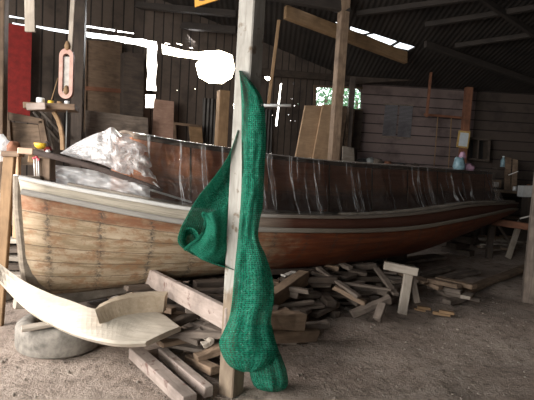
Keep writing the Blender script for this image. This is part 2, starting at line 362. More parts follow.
def sweep(name, pts, w, h, mat, parent=None, upv=V((0, 0, 1)), arc0=0, smooth=False):
    """rectangular section (w across, h tall) along pts"""
    rows = []; s = [arc0]
    for i, p in enumerate(pts):
        a = pts[max(i-1, 0)]; b = pts[min(i+1, len(pts)-1)]; t = (b-a).normalized(); y = upv.cross(t).normalized(); z = t.cross(y)
        ww = w(i/(len(pts)-1)) if callable(w) else w
        e = min(ww, h)*.18
        rows.append([p+y*a_+z*b_ for a_, b_ in ((-ww/2+e, -h/2), (ww/2-e, -h/2), (ww/2, -h/2+e), (ww/2, h/2-e), (ww/2-e, h/2), (-ww/2+e, h/2), (-ww/2, h/2-e), (-ww/2, -h/2+e))])
        if i: s.append(s[-1]+(pts[i]-pts[i-1]).length)
    o = None
    bm = bmesh.new(); vs = [[bm.verts.new(p) for p in r] for r in rows]; lay = bm.loops.layers.uv.new('uv')
    for i in range(len(vs)-1):
        for j in range(8):
            k = (j+1) % 8; f = bm.faces.new((vs[i][j], vs[i][k], vs[i+1][k], vs[i+1][j]))
            for l, q in zip(f.loops, ((i, j), (i, j+1), (i+1, j+1), (i+1, j))): l[lay].uv = (s[q[0]], q[1]/8)
    bm.faces.new(vs[0]); bm.faces.new(vs[-1][::-1])
    return link(name, bm, mat, parent, smooth)
def tube(name, pts, r, mat, parent=None, n=8):
    rows = []
    for i, p in enumerate(pts):
        a = pts[max(i-1, 0)]; b = pts[min(i+1, len(pts)-1)]; t = (b-a).normalized(); u = V((0, 0, 1)) if abs(t.z) < .9 else V((1, 0, 0))
        y = u.cross(t).normalized(); z = t.cross(y); rr = r(i/(len(pts)-1)) if callable(r) else r
        rows.append([p+(y*cos(2*pi*k/n)+z*sin(2*pi*k/n))*rr for k in range(n)])
    bm = bmesh.new(); vs = [[bm.verts.new(p) for p in q] for q in rows]
    for i in range(len(vs)-1):
        for j in range(n): bm.faces.new((vs[i][j], vs[i][(j+1) % n], vs[i+1][(j+1) % n], vs[i+1][j]))
    bm.faces.new(vs[0]); bm.faces.new(vs[-1][::-1])
    return link(name, bm, mat, parent, True)
def lathe(name, prof, mat, loc, parent=None, n=20, rot=None, squash=1):
    bm = bmesh.new(); rows = []
    for r, z in prof: rows.append([bm.verts.new((r*cos(2*pi*k/n), r*squash*sin(2*pi*k/n), z)) for k in range(n)])
    for i in range(len(rows)-1):
        for j in range(n): bm.faces.new((rows[i][j], rows[i][(j+1) % n], rows[i+1][(j+1) % n], rows[i+1][j]))
    if prof[0] != prof[-1]:
        bm.faces.new(rows[0]); bm.faces.new(rows[-1][::-1])
    mw = Matrix.Translation(V(loc)) @ (rot if rot is not None else Matrix.Identity(4))
    return link(name, bm, mat, parent, True, mw)
def sheet2d(name, mw, outline, holes, th, mat):
    """flat plate with holes: 2D curve filled, turned into a mesh"""
    cu = bpy.data.curves.new(name, 'CURVE'); cu.dimensions = '2D'; cu.fill_mode = 'BOTH'; cu.extrude = th/2
    for poly in [outline]+holes:
        s = cu.splines.new('POLY'); s.points.add(len(poly)-1); s.use_cyclic_u = True
        for p, q in zip(s.points, poly): p.co = (q[0], q[1], 0, 1)
    t = bpy.data.objects.new(name+'_curve', cu); C.objects.link(t)
    dg = bpy.context.evaluated_depsgraph_get(); me = bpy.data.meshes.new_from_object(t.evaluated_get(dg))
    bpy.data.objects.remove(t); bpy.data.curves.remove(cu)
    me.name = name; me.materials.clear(); me.materials.append(mat)
    o = bpy.data.objects.new(name, me); C.objects.link(o); o.matrix_world = mw; return o
def planeM(o, x, y):
    x = x.normalized(); y = y.normalized(); n = x.cross(y)
    return Matrix(((x.x, y.x, n.x, o.x), (x.y, y.y, n.y, o.y), (x.z, y.z, n.z, o.z), (0, 0, 0, 1)))
def ragged(poly, j=.012, step=.12):
    out = []
    for a, b in zip(poly, poly[1:]+poly[:1]):
        L = sqrt((a[0]-b[0])**2+(a[1]-b[1])**2); n = max(1, int(L/step))
        for k in range(n):
            t = k/n; out.append((a[0]+(b[0]-a[0])*t+random.uniform(-j, j), a[1]+(b[1]-a[1])*t+random.uniform(-j, j)))
    return out
# ------------------------------------------------------------------ the shed
YB = 12.8
def roofz(Y): return 3.95 + .23*(YB-Y)
RN = V((0, .23, 1)).normalized()
def onroof(x, y, off=0): return PP(x, y, V((0, YB, roofz(YB)-off)), RN)
A0 = PY(35, 25, 8.1); B0 = PY(362, 88, YB)
wx = V((B0.x-A0.x, B0.y-A0.y, 0)).normalized(); wn = V((wx.y, -wx.x, 0))        # wn points into the room
def onwall(x, y, off=0): return PP(x, y, A0+wn*off, wn)
def onback(x, y, off=0): return PY(x, y, YB-off)
WO = V((A0.x, A0.y, 0)) - wx*1.9
WM = planeM(WO, wx, V((0, 0, 1)))
def w2(x, y): q = WM.inverted() @ onwall(x, y); return (q.x, q.y)
Lw = (V((B0.x, B0.y, 0))-WO).length
end = WO+wx*Lw
def c_(cx, cy, rx, ry, n=16, j=.12):
    return [(cx+rx*cos(2*pi*k/n)*random.uniform(1-j, 1+j), cy+ry*sin(2*pi*k/n)*random.uniform(1-j, 1+j)) for k in range(n)]
gaps = [[(9, 15.5), (24, 18), (24, 19.5), (9, 17.5)], [(12, 22), (26, 24.5), (26, 26.5), (12, 24)],
        [(36, 25.5), (69, 30.5), (69, 34), (50, 30.8), (36, 27.5)],
        [(84, 25), (100, 27.5), (115, 29.5), (115, 31.5), (84, 27)], [(117, 30.5), (134, 32.8), (134, 34), (117, 32.3)],
        [(84, 32), (134, 38.5), (157, 41), (156.8, 48), (156, 91), (146.5, 91), (147.5, 47.5), (134, 45), (84, 36)],
        [(162, 44.5), (186, 51), (199, 52.5), (206, 51), (219, 50), (232, 55), (235, 68), (232, 78), (222, 84), (209, 84), (198, 77), (195, 65), (199, 59.5), (180, 57), (162, 54.5)],  # rounded end draws the sun's glare as a hole in the wall
        [(145.5, 94.5), (155.5, 94.5), (154, 108), (145.5, 108)],
        [(280, 83.5), (282, 83.5), (277.5, 126), (275, 126)], [(233, 104), (239, 102), (237.5, 123), (233.5, 124)],
        [(205, 113.5), (210, 115), (212, 112), (213, 116), (206, 117)],
        [(164, 44), (170, 44.6), (170, 43.6), (165, 42.8)], [(176, 44), (182, 45.6), (182, 44.2), (176, 43)], [(188, 47.5), (193, 48.6), (192, 47.3)],
        [(263, 71), (272, 73), (272, 74.3), (263, 72.4)], [(274, 73), (281, 74.5), (281, 75.5), (274, 74.2)], [(264, 77), (269, 76), (271, 79), (268, 81), (265, 79)],
        [(292, 82), (294, 82), (293.5, 85), (292, 85)], [(330, 82.5), (339, 84), (339, 85), (331, 84)],
        [(316, 87), (361, 88.5), (361, 110), (316, 106)]]
rd = random.Random(3)
for (a, b, c, d, n) in ((164, 200, 60, 75, 5), (270, 305, 88, 124, 12), (290, 305, 75, 115, 8), (175, 240, 88, 100, 5)):
    for _ in range(n):
        x, y = rd.uniform(a, c if c > a and c > 130 else b), rd.uniform(min(b, c) if b < 130 else c, d)
        s = rd.uniform(.35, .75)
        if any(min(p[0] for p in g)-2 < x < max(p[0] for p in g)+2 and min(p[1] for p in g)-2 < y < max(p[1] for p in g)+2 for g in gaps): continue
        gaps.append(c_(x, y, s, s*1.2, 5))
H = [ragged([w2(*p) for p in g], .006 if len(g) < 9 else .015, .15) if len(g) not in (5, 16) else [w2(*p) for p in g] for g in gaps]
outl = [(0, -.1), (Lw, -.1), (Lw, roofz(end.y)-.02), (0, roofz(WO.y)-.02)]
struct(sheet2d('wall_left', WM, outl, H, .03, M_WL))
# back wall: window light put into the mauve boards' colour, darker boards to the right
XE = 9.6
WBM = planeM(V((end.x, YB, 0)), V((1, 0, 0)), V((0, 0, 1)))
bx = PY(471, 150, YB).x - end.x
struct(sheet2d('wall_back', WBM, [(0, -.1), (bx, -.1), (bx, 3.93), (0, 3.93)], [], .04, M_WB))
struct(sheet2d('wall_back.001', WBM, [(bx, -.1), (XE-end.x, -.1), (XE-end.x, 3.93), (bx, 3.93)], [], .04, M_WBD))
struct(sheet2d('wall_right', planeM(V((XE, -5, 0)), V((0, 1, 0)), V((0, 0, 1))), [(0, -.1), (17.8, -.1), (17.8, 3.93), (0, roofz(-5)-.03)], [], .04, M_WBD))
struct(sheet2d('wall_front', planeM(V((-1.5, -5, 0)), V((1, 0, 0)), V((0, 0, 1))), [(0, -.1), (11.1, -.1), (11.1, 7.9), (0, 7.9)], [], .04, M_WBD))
# roof
RM = planeM(V((-8, YB+.6, roofz(YB+.6))), V((1, 0, 0)), V((0, -1, .23)))
def r2(x, y): q = RM.inverted() @ onroof(x, y); return (q.x, q.y)
def rw(p): q = RM.inverted() @ V((p.x, p.y, roofz(p.y))); return (q.x, q.y)
wl0 = WO+wn*-.25; wl1 = end-wn*.25
roofout = [(17.7, 0), (17.7, 18.8), (0, 18.8), (0, rw(wl0)[1]+.3), rw(wl0), rw(wl1), (rw(wl1)[0]+.2, 0)]
rh = [[(302, -2), (318, -1), (320, 3), (311, 5), (303, 2.5)], [(328, 8), (337, 11), (338, 12.6), (329, 9.5)], [(336, 21.5), (341, 23), (340, 25), (335, 23)],
      [(350.5, 26), (372, 32.5), (363, 34.5), (350, 30.5)], [(374, 33.2), (398, 41), (389, 46.5), (365, 35)], [(400, 41.8), (416, 46.5), (408, 50.5), (391, 47)]]
struct(sheet2d('ceiling', RM, roofout, [[r2(*p) for p in g] for g in rh], .03, M_ROOF))
# floor: uneven earth, runs on outside
bm = bmesh.new(); nx, ny = 150, 130; vs = []
for j in range(ny+1):
    row = []
    for i in range(nx+1):
        x = -9+19.5*i/nx; y = -6+21*j/ny
        z = .05*noise.noise(V((x*.8, y*.8, 0)))*1.0+.036*noise.noise(V((x*2.6, y*3.4, 4)))+.014*noise.noise(V((x*9, y*9, 7)))
        z -= .03
        row.append(bm.verts.new((x, y, z)))
    vs.append(row)
for j in range(ny):
    for i in range(nx): bm.faces.new((vs[j][i], vs[j][i+1], vs[j+1][i+1], vs[j+1][i]))
struct(link('floor', bm, GROUND, smooth=True))
out = bmesh.new(); bmesh.ops.create_grid(out, x_segments=2, y_segments=2, size=60)
struct(link('ground_outside', out, plain('outdoor_earth', (.30, .27, .2)), mw=Matrix.Translation((0, 0, -.16))))
# roof timbers
def rb(name, a, b, w, h, mat, off, label, n=1):
    o = beam(name, onroof(*a, off), onroof(*b, off), w, h, mat, upv=RN); tag(o, label, 'beam'); return o
rb('roof_beam', (285, 12), (406, 58), .10, .26, W_beam, .32, 'sawn tan roof beam slanting below the bright skylight gaps')
dk = [((268, -6), (350, 8), .1, .2, .3, 'dark rafter crossing the top edge above the second post'),
      ((478, -4), (545, 42), .07, .12, .25, 'dark rafter slanting down across the top right corner'),
      ((425, 44), (545, 86), .08, .14, .35, 'long dark rafter running down right behind the far post'),
      ((455, 46), (545, 33), .08, .1, .2, 'lowest of the dark purlins running out over the right edge'),
      ((425, 25), (545, 6), .08, .1, .2, 'middle one of the dark purlins running out over the right edge'),
      ((356, 14), (545, -12), .08, .1, .2, 'dark purlin nearest the top edge at the right'),
      ((104, 20), (236, 30), .09, .14, .35, 'brown purlin above the bright eaves gap left of the netted post'),
      ((120, 4), (236, 14), .09, .12, .3, 'brown purlin passing under the orange sign'),
      ((-8, 6), (70, 16), .09, .12, .3, 'dark purlin over the narrow white board at the left')]
for a, b, w, h, off, lb in dk: rb('rafter' if 'rafter' in lb else 'purlin', a, b, w, h, W_black, off, lb)
tag(beam('tie_beam', onback(300, 84, .35)+V((-.3, 0, 0)), onback(545, 70, .35), .14, .2, W_dark), 'dark tie beam spanning along the top of the back wall', 'beam')
tag(beam('wall_plate', onwall(236, 70, .12), onwall(362, 80, .12), .1, .16, W_dark), 'dark wall plate above the small green-lit window', 'beam')
# posts ----------------------------------------------------------
def post(name, base, top, s, mat, rz, label, cat='post', z0=-.03):
    top -= .09; h = top-z0
    o = link(name, rough_box(h, s, s, 3, .0, .008, 6), mat, mw=Matrix.Translation((base.x, base.y, z0+h/2)) @ Matrix.Rotation(rz, 4, 'Z') @ Matrix.Rotation(-pi/2, 4, 'Y'))
    return tag(o, label, cat)
pb = PZ(231, 389, 0)
post('timber_post', pb, roofz(pb.y)-.02, .131, W_post, radians(-35), 'tall whitewashed square timber post wrapped in green netting')
b2 = PY(337.5, 100, 8.8); post('timber_post', b2, roofz(8.8)-.02, .17, W_old2, radians(20), 'brown square post standing behind the boat beside the leaning plywood sheets')
b3 = PY(352, 90, 11.8); post('timber_post', b3, 4.0, .14, W_dark, 0, 'thin dark post in front of the small green-lit window')
b4 = PY(465, 130, 12.2); post('timber_post', b4, 3.98, .17, W_red, 0, 'reddish brown post above the gilt framed notice')
b5 = PZ(528, 300, 0); post('timber_post', b5, roofz(b5.y)-.02, .15, W_old, radians(-20), 'pale grey post at the right edge of the photo')
b6 = PY(-1, 90, 6.6); post('timber_post', b6, roofz(6.6)-.02, .17, W_mid, radians(10), 'brown post at the left edge beside the red panel')
b7 = PY(79, 60, 7.6); post('timber_post', b7, roofz(7.6)-.02, .17, W_dark, radians(12), 'dark post just right of the pink oval frame')
b8 = PY(222, 120, 8.9); post('timber_post', b8, PY(224, 86, 8.9).z, .20, W_beam, radians(25), 'tan brown post behind the boat, right under the sun glare')
tag(beam('thin_pole', PY(268.5, 104, 8.4), PY(279, 20, 8.4), .06, .05, W_beam), 'thin tan pole slanting up just right of the netted post', 'pole')
tag(beam('thin_pole', PY(426.5, 117, 11.9), PY(432, 62, 11.9), .06, .07, W_red), 'thin dark reddish pole hanging above the grey shutters', 'pole')
tag(beam('hanging_board', PY(30, -6, 3.4), PY(30.5, 32, 3.4), .075, .02, W_grey, upv=V((0, 1, 0))), 'short grey board hanging from the roof at the top left', 'board')
tag(beam('hanging_board', PY(73.5, -6, 5.5), PY(70, 52, 5.5), .055, .03, W_grey, upv=V((0, 1, 0))), 'narrow white board hanging down to the pink oval frame', 'board')
# pink oval frame --------------------------------------------------
E0 = empty('oval_wall_plaque', PY(66.5, 98, 5.5), 'long pink oval frame with white panel hanging above the shelf', 'frame')
def stadium(cx, cy, w, h, n=10):
    r = w/2; k = h/2-r
    return [(cx+r*cos(pi*i/n), cy+k+r*sin(pi*i/n)) for i in range(n+1)]+[(cx+r*cos(pi+pi*i/n), cy-k+r*sin(pi+pi*i/n)) for i in range(n+1)]
FM = planeM(PY(66.7, 74, 5.5), V((1, 0, 0)), V((0, .0, 1)))
o = sheet2d('frame_ring', FM, stadium(0, 0, .165, .58), [stadium(0, 0, .08, .46)], .05, PINK); o.parent = E0; o.matrix_parent_inverse = E0.matrix_world.inverted()
bmv = o.modifiers.new('b', 'BEVEL'); bmv.width = .01
o = sheet2d('white_panel', FM @ Matrix.Translation((0, 0, -.01)), [(-.034, -.16), (.034, -.16), (.034, .2), (-.034, .2)], [], .02, PALE); o.parent = E0; o.matrix_parent_inverse = E0.matrix_world.inverted()
for dz in (.31, -.2): lathe('rope_knot', [(.01, 0), (.03, .02), (.035, .05), (.022, .09), (.008, .11)], W_beam, PY(66.7, 74, 5.48)+V((0, 0, dz-.04)), E0, 10)
# shelf -------------------------------------------------------------
sy = 5.4
sh = empty('small_shelf', PY(52, 108, sy), 'small wooden shelf with a curved bracket below the pink oval frame', 'shelf')
s1, s2 = PY(26.5, 106.5, sy), PY(77, 108.5, sy+.15)
beam('shelf_board', s1, s2, .36, .07, W_mid, sh)
beam('end_block', PY(27, 107, sy-.18), PY(46, 106, sy-.18), .04, .075, W_stain, sh)
sweep('bracket', [PY(54, 112, sy+.05), PY(58, 119, sy+.05), PY(61, 128, sy+.05), PY(62.5, 138, sy+.05), PY(63, 150, sy+.05)], .05, .045, W_beam, sh, upv=V((0, 1, 0)))
tube('support_rod', [PY(67, 110, sy+.05), PY(66, 152, sy+.05)], .008, GREYB, sh)
st_ = s1.z+.036
def cupat(x, yy, r, h, mat, name, label, cat, dy=0):
    p = PY(x, 100, yy); p.z = st_+dy
    return tag(lathe(name, [(r*.8, 0), (r, h*.3), (r, h*.9), (r*.85, h), (r*.7, h), (r*.75, h*.2), (r*.5, h*.12)], mat, p, n=14), label, cat)
cupat(40.5, sy, .045, .075, TUBE, 'white_cup', 'small shiny white cup on the left end of the shelf', 'cup')
cupat(51, sy+.02, .035, .05, YEL, 'brush_pot', 'small yellowish pot in the middle of the shelf', 'pot')
tag(tube('thin_stick', [PY(51.5, 100, sy), PY(58, 78, sy)], .006, W_beam), 'thin stick standing in the yellowish pot on the shelf', 'stick')
cupat(60, sy, .032, .045, W_beam, 'small_jar', 'small brown jar on the shelf right of the yellowish pot', 'jar')
cupat(67, sy+.05, .03, .06, TUBE, 'small_jar', 'small white jar at the right end of the shelf', 'jar')
# orange sign ---------------------------------------------------------
sg = empty('hanging_sign', PY(212, 2, 5), 'orange sign with dark lettering at the top edge', 'sign')
S = lambda x, y: PY(x, y, 5.0)
slab('sign_board', [(194.3, -12), (231, -20), (231, -4.5), (194.8, 7)], S, .02, SIGNM, sg)
def letter(ch, x, y, size):
    cu = bpy.data.curves.new('t', 'FONT'); cu.body = ch; cu.size = size; cu.extrude = .002; cu.align_x = 'LEFT'
    t = bpy.data.objects.new('t', cu); C.objects.link(t); dg = bpy.context.evaluated_depsgraph_get()
    me = bpy.data.meshes.new_from_object(t.evaluated_get(dg)); bpy.data.objects.remove(t)
    me.materials.clear(); me.materials.append(SIGNT); o = bpy.data.objects.new('sign_lettering', me); C.objects.link(o)
    d = (S(230, -7)-S(197, 3)).normalized(); o.matrix_world = planeM(S(x, y)-V((0, .006, 0)), d, V((0, 0, 1))-d*d.z)
    o.parent = sg; o.matrix_parent_inverse = sg.matrix_world.inverted()
letter('ULUS', 197, 2.6, .2)
# things on / against the left wall ------------------------------------
L = lambda off: (lambda x, y: onwall(x, y, off))
tag(slab('red_board', [(8, 23), (32, 28), (30, 116), (8, 112)], L(.25), .03, RED), 'dark red panel leaning on the wall at the far left', 'panel')
d1 = tag(empty('brown_door', onwall(102, 120, .2), 'old brown panelled door against the wall right of the dark post', 'door'), None, None)
slab('door_leaf', [(86, 40), (122, 43), (121, 132), (85, 132)], L(.2), .04, W_mid, d1)
slab('mid_rail', [(85, 86), (121, 89), (121, 93), (85, 90)], L(.24), .04, W_red, d1)
slab('door_stile', [(83, 40), (87, 40.5), (85.5, 132), (81.5, 132)], L(.24), .04, W_mid, d1)
tag(slab('dark_cupboard', [(124, 52), (144, 54), (143, 134), (123, 134)], L(.4), .3, W_dark), 'dark upright cupboard left of the tall bright slit', 'cupboard')
tag(slab('grey_board', [(86, 110), (148, 118), (148, 150), (86, 150)], L(.6), .03, W_old), 'low grey brown panel behind the crumpled plastic', 'panel')
tag(slab('pinkish_board', [(154.5, 99), (174, 101.5), (173, 150), (151.5, 150)], L(.35), .03, wood('pinkish_board_wood', (.30, .18, .13), (.42, .27, .20), vary=.2)), 'upright pinkish board right of the tall bright slit', 'board')
fr_ = empty('framed_board', onwall(188, 150, .3), 'low dark frame holding a brown board beside the pinkish board', 'frame')
slab('frame_top', [(173, 122), (201, 125), (201, 127.5), (173, 124.5)], L(.34), .04, W_mid, fr_)
slab('frame_side', [(173, 124), (175.5, 124), (177, 150), (174, 150)], L(.34), .04, W_mid, fr_)
slab('brown_board', [(189, 124), (201.5, 125.5), (204, 155), (192, 155)], L(.32), .03, W_beam, fr_)
tag(slab('corrugated_sheet', [(203, 98), (215, 99), (215, 150), (203, 150)], L(.1), .02, M_CORR), 'grey corrugated sheet upright behind the tan brown post', 'sheet')
tag(slab('corrugated_sheet', [(261, 108), (272, 110), (272, 160), (261, 160)], L(.1), .02, M_CORR), 'dark corrugated sheet on the wall just right of the netted post', 'sheet')
tag(tube('white_tube', [PY(259, 105.5, 9.3), PY(291, 105.5, 9.3)], .03, TUBE), 'white tube fixed level on the wall right of the netted post', 'tube')
# small window frame in the left wall
wf = empty('window_1', onwall(338, 108, 0), None, None); struct(wf)
slab('window_frame', [(314, 85), (363, 87), (363, 89), (314, 87)], L(.04), .05, W_mid, wf)
slab('window_sill', [(314, 105.5), (363, 109.5), (363, 112), (314, 108)], L(.06), .08, W_mid, wf)
slab('window_frame', [(314, 86), (316.2, 86), (316.2, 107), (314, 107)], L(.04), .05, W_mid, wf)
# two trees outside the window
def bush(loc, r, n, seed):
    rr = random.Random(seed); bm = bmesh.new()
    for _ in range(n):
        d = V((rr.gauss(0, 1), rr.gauss(0, 1), rr.gauss(0, 1))).normalized()*r*rr.uniform(.4, 1)**.5
        a = V((rr.uniform(-1, 1), rr.uniform(-1, 1), rr.uniform(-1, 1))).normalized(); b = a.orthogonal().normalized()
        s = rr.uniform(.07, .13); c = V(loc)+d
        v = [bm.verts.new(c+a*s), bm.verts.new(c+b*s*.45), bm.verts.new(c-a*s), bm.verts.new(c-b*s*.45)]; bm.faces.new(v)
    return bm
for q, lb in (((325, 96, 17.0), 'green leafy tree outside the small window'), ((356, 98, 19), 'green leafy tree outside, seen right of the thin dark post')):
    p = PY(*q); t = empty('tree', (p.x, p.y, -.16), lb, 'tree'); link('foliage', bush(p, 1.15, 1100, int(q[0])), LEAF, t)
    tube('trunk', [V((p.x, p.y, -.16)), V((p.x+.05, p.y, p.z))], lambda s: .12-.05*s, W_mid, t)
# frames and rods at lower left ------------------------------------------
of = empty('old_frame', PY(25, 150, 7.0), 'empty brown wooden frame leaning below the red panel', 'frame')  # leaning frame of rails with a board behind
G = lambda x, y: PY(x, y, 7.0)
slab('top_rail', [(8, 112), (43, 119), (42, 124.5), (8, 120)], G, .05, W_mid, of)
slab('side_rail', [(38, 122), (43, 119), (52, 165), (44, 165)], G, .05, W_mid, of)
slab('side_rail', [(5, 112), (9, 112), (12, 165), (5, 165)], G, .05, W_mid, of)
slab('back_panel', [(9, 122), (38, 125), (44, 165), (10, 165)], lambda x, y: PY(x, y, 7.06), .02, W_old2, of)
for k, (a, b) in enumerate((((34, 112), (60, 142)), ((38, 108), (66, 138)), ((46, 112), (54, 150)))):
    tag(beam('leaning_stick', PY(*b, 7.3), PY(*a, 7.5), .05, .04, W_old), ['lower grey stick leaning behind the shelf bracket', 'upper grey stick leaning behind the shelf bracket', 'upright grey stick behind the curved shelf bracket'][k], 'stick')
# plywood sheets behind the boat ---------------------------------------------
for px, off, mt, lb in (([(305.5, 105.5), (321.5, 105.5), (310.5, 172), (293, 172)], .9, W_tan, 'left of two tall tan plywood sheets leaning behind the boat'),
                        ([(323, 104.5), (341, 104.5), (329.5, 172), (310.5, 172)], .96, W_tan, 'right of two tall tan plywood sheets leaning behind the boat'),
                        ([(342, 106), (348, 106), (338, 172), (332, 172)], .8, W_mid, 'narrow brown plank leaning right of the plywood sheets'),
                        ([(349, 108), (355, 110), (349, 172), (342, 172)], .6, W_old2, 'rough brown plank leaning left of the dark door'),
                        ([(353.5, 110), (363, 111), (360, 150), (350, 150)], .3, W_dark, 'dark narrow door panel in the far corner')):
    tag(slab('plywood_sheet' if mt is W_tan else 'leaning_plank', px, L(off), .04, mt), lb, 'board')
tag(slab('light_offcut_board', [(343, 146), (354, 148), (355, 172), (342, 172)], L(1.0), .02, W_grey), 'short pale grey board standing beside the brown plank', 'board')
# back wall: shutters, rods, notice, bench -----------------------------------
Bk = lambda off: (lambda x, y: onback(x, y, off))
sf = empty('window_2', onback(397, 138, .05), None, None); struct(sf)
for px in ([(385.5, 105), (398, 105.5), (395.5, 136), (382.5, 135.5)], [(400, 105.5), (413, 106.5), (410.5, 137.5), (397.5, 136.5)]):
    slab('shutter', px, Bk(.05), .04, M_SHUT, sf)
for px in ([(384, 103), (414, 104.5), (414, 106), (384, 104.6)], [(381, 136), (411.5, 138), (411.5, 139.4), (381, 137.4)]): slab('window_frame', px, Bk(.07), .04, W_old, sf)
tag(beam('hanging_bar', onback(424, 114.5, .4), onback(464, 118, .4), .05, .06, W_red), 'reddish bar hung level between thin pole and far post', 'bar')
tag(tube('thin_rod', [onback(438, 116, .4), onback(434, 166, .4)], .014, W_beam), 'thin upright rod under the reddish bar, left of the pair', 'rod')
tag(tube('thin_rod', [onback(451.5, 117, .4), onback(448.5, 168, .4)], .014, W_beam), 'thin upright rod under the reddish bar, right of the pair', 'rod')
nf = empty('framed_notice', PY(463, 148, 12.0), 'gilt framed white notice on the reddish brown post', 'picture')
NM = lambda d: (lambda x, y: PY(x, y, 12.0-d))
slab('gilt_frame', [(459, 130.5), (470.5, 131.5), (468, 148.5), (456.5, 147)], NM(0), .03, GOLD, nf)
slab('paper_sheet', [(460.5, 132.4), (469, 133.2), (467, 146.8), (458.4, 145.7)], NM(.006), .004, PAPER, nf)
def bench(name, x0, x1, ytop, Y, depth, label, mat=W_dark):
    a, b = PY(x0, ytop, Y), PY(x1, ytop, Y); b.z = a.z; t = empty(name, ((a.x+b.x)/2, Y+depth/2, 0), label, 'workbench')
    beam('bench_top', V((a.x, Y+depth/2, a.z-.03)), V((b.x, Y+depth/2, a.z-.03)), depth, .06, mat, t)
    for x in (a.x+.08, b.x-.08):
        for y in (Y+.08, Y+depth-.08): beam('leg', V((x, y, -.02)), V((x, y, a.z-.06)), .08, .08, mat, t)
    beam('shelf', V((a.x+.1, Y+depth/2, a.z*.45)), V((b.x-.1, Y+depth/2, a.z*.45)), depth*.8, .03, mat, t)
    return a.z
bz = bench('workbench', 352, 455, 163, 11.6, .7, 'long dark workbench along the back wall behind the cabin')
rr = random.Random(5)
def lump(name, p, sx, sy_, sz, mat, label, cat, seed=1, group=None, parent=None):
    bm = bmesh.new(); bmesh.ops.create_icosphere(bm, subdivisions=3, radius=1)
    for v in bm.verts:
        d = 1+.28*noise.noise(v.co*1.6+V((seed*3.1, 0, 0)))+.12*noise.noise(v.co*4+V((seed, 2, 0)))
        v.co = V((v.co.x*sx*d, v.co.y*sy_*d, max(v.co.z, -.6)*sz*d+sz*.6))
    o = link(name, bm, mat, parent, True, Matrix.Translation(p))
    return tag(o, label, cat, group) if label else o
for i, (x, sx, sz, mt, lb) in enumerate(((362, .14, .09, BLACK, 'dark rounded bundle at the left end of the long workbench'), (370, .13, .11, GREYB, 'grey rounded bundle second from the left on the long workbench'),
                                        (377, .15, .10, W_old, 'brown bundle with pale top in the middle of the long workbench'), (388, .1, .07, W_red, 'small reddish heap on the long workbench below the shutters'),
                                        (402, .12, .05, BLACK, 'low dark heap on the long workbench right of the shutters'), (416, .10, .06, W_dark, 'low brown heap toward the right end of the long workbench'))):
    p = PY(x, 160, 11.9); p.z = bz; lump('bundle', p, sx, .12, sz, mt, lb, 'bundle', i)
# right background: bench with clutter
bz2 = bench('workbench', 496, 560, 190, 11.7, .8, 'dark workbench at the right edge behind the stern', W_mid)
bz3 = bench('low_table', 474, 492, 187.5, 12.0, .5, 'dark narrow table against the back wall behind the stern', W_dark)
cb = empty('wall_cabinet', PY(482, 160, 12.4), 'dark open wooden cabinet on the back wall right of the notice', 'cabinet')
CB = lambda x, y: PY(x, y, 12.4)
slab('cabinet_back', [(470, 138), (490, 140), (489, 160), (469, 158)], lambda x, y: PY(x, y, 12.7), .03, BLACK, cb)
for px in ([(469, 137), (491, 139), (491, 141), (469, 139)], [(468, 157.5), (489, 160), (489, 162), (468, 159.5)], [(488.5, 139), (491, 139), (489.5, 161), (487.5, 161)], [(478, 139), (479.5, 139), (478.5, 160), (477, 160)], [(468.6, 138), (470.4, 138), (469.6, 158), (467.8, 158)]):
    slab('cabinet_side', px, CB, .3, W_dark, cb)
def bottle(x, ybase, ytop, Y, r, mat, label):
    a, b = PY(x, ybase, Y), PY(x, ytop, Y); h = b.z-a.z; t = empty('bottle', a, label, 'bottle')
    lathe('bottle_body', [(r*.9, 0), (r, h*.05), (r, h*.6), (r*.45, h*.8), (r*.4, h*.9), (r*.2, h*.9)], mat, a, t, 12)
    lathe('cap', [(r*.5, h*.9), (r*.5, h), (r*.1, h)], WHITE, a, t, 10); return t
bottle(502.5, 167, 156, 12.1, .06, BLUE, 'pale blue bottle standing left of the brown upright boards')
tag(beam('bottle_rack', PY(494, 168.2, 12.1), PY(505, 168.7, 12.1), .2, .04, W_dark), 'dark ledge carrying the pale blue bottle', 'ledge')
for k, px in enumerate(([(506, 157), (511.5, 158), (510, 190), (504.5, 190)], [(513.5, 159), (518, 160), (516.5, 190), (511.5, 190)])):
    tag(slab('upright_board', px, lambda x, y: PY(x, y, 12.0), .04, W_mid if k == 0 else W_old2), ['taller brown upright board just right of the pale blue bottle', 'shorter brown upright board right of the taller one'][k], 'board')
tag(beam('metal_ruler', PY(508.5, 175, 11.8), PY(518, 171.4, 11.75), .045, .02, TUBE), 'bright white metal strip tilted above the right workbench', 'strip')
tag(beam('timber_block', PY(479, 183, 12.15), PY(500, 184, 12.15), .15, .2, W_mid), 'brown timber block with a pale end behind the stern', 'block')
tag(beam('pale_box', PY(494, 184.2, 12.03), PY(498.5, 184.5, 12.03), .05, .12, PALE), 'small pale box at the right end of the brown timber block', 'box')
jm = [GREYB, W_old, W_red, WHITE, BLACK, W_beam, BLUE]
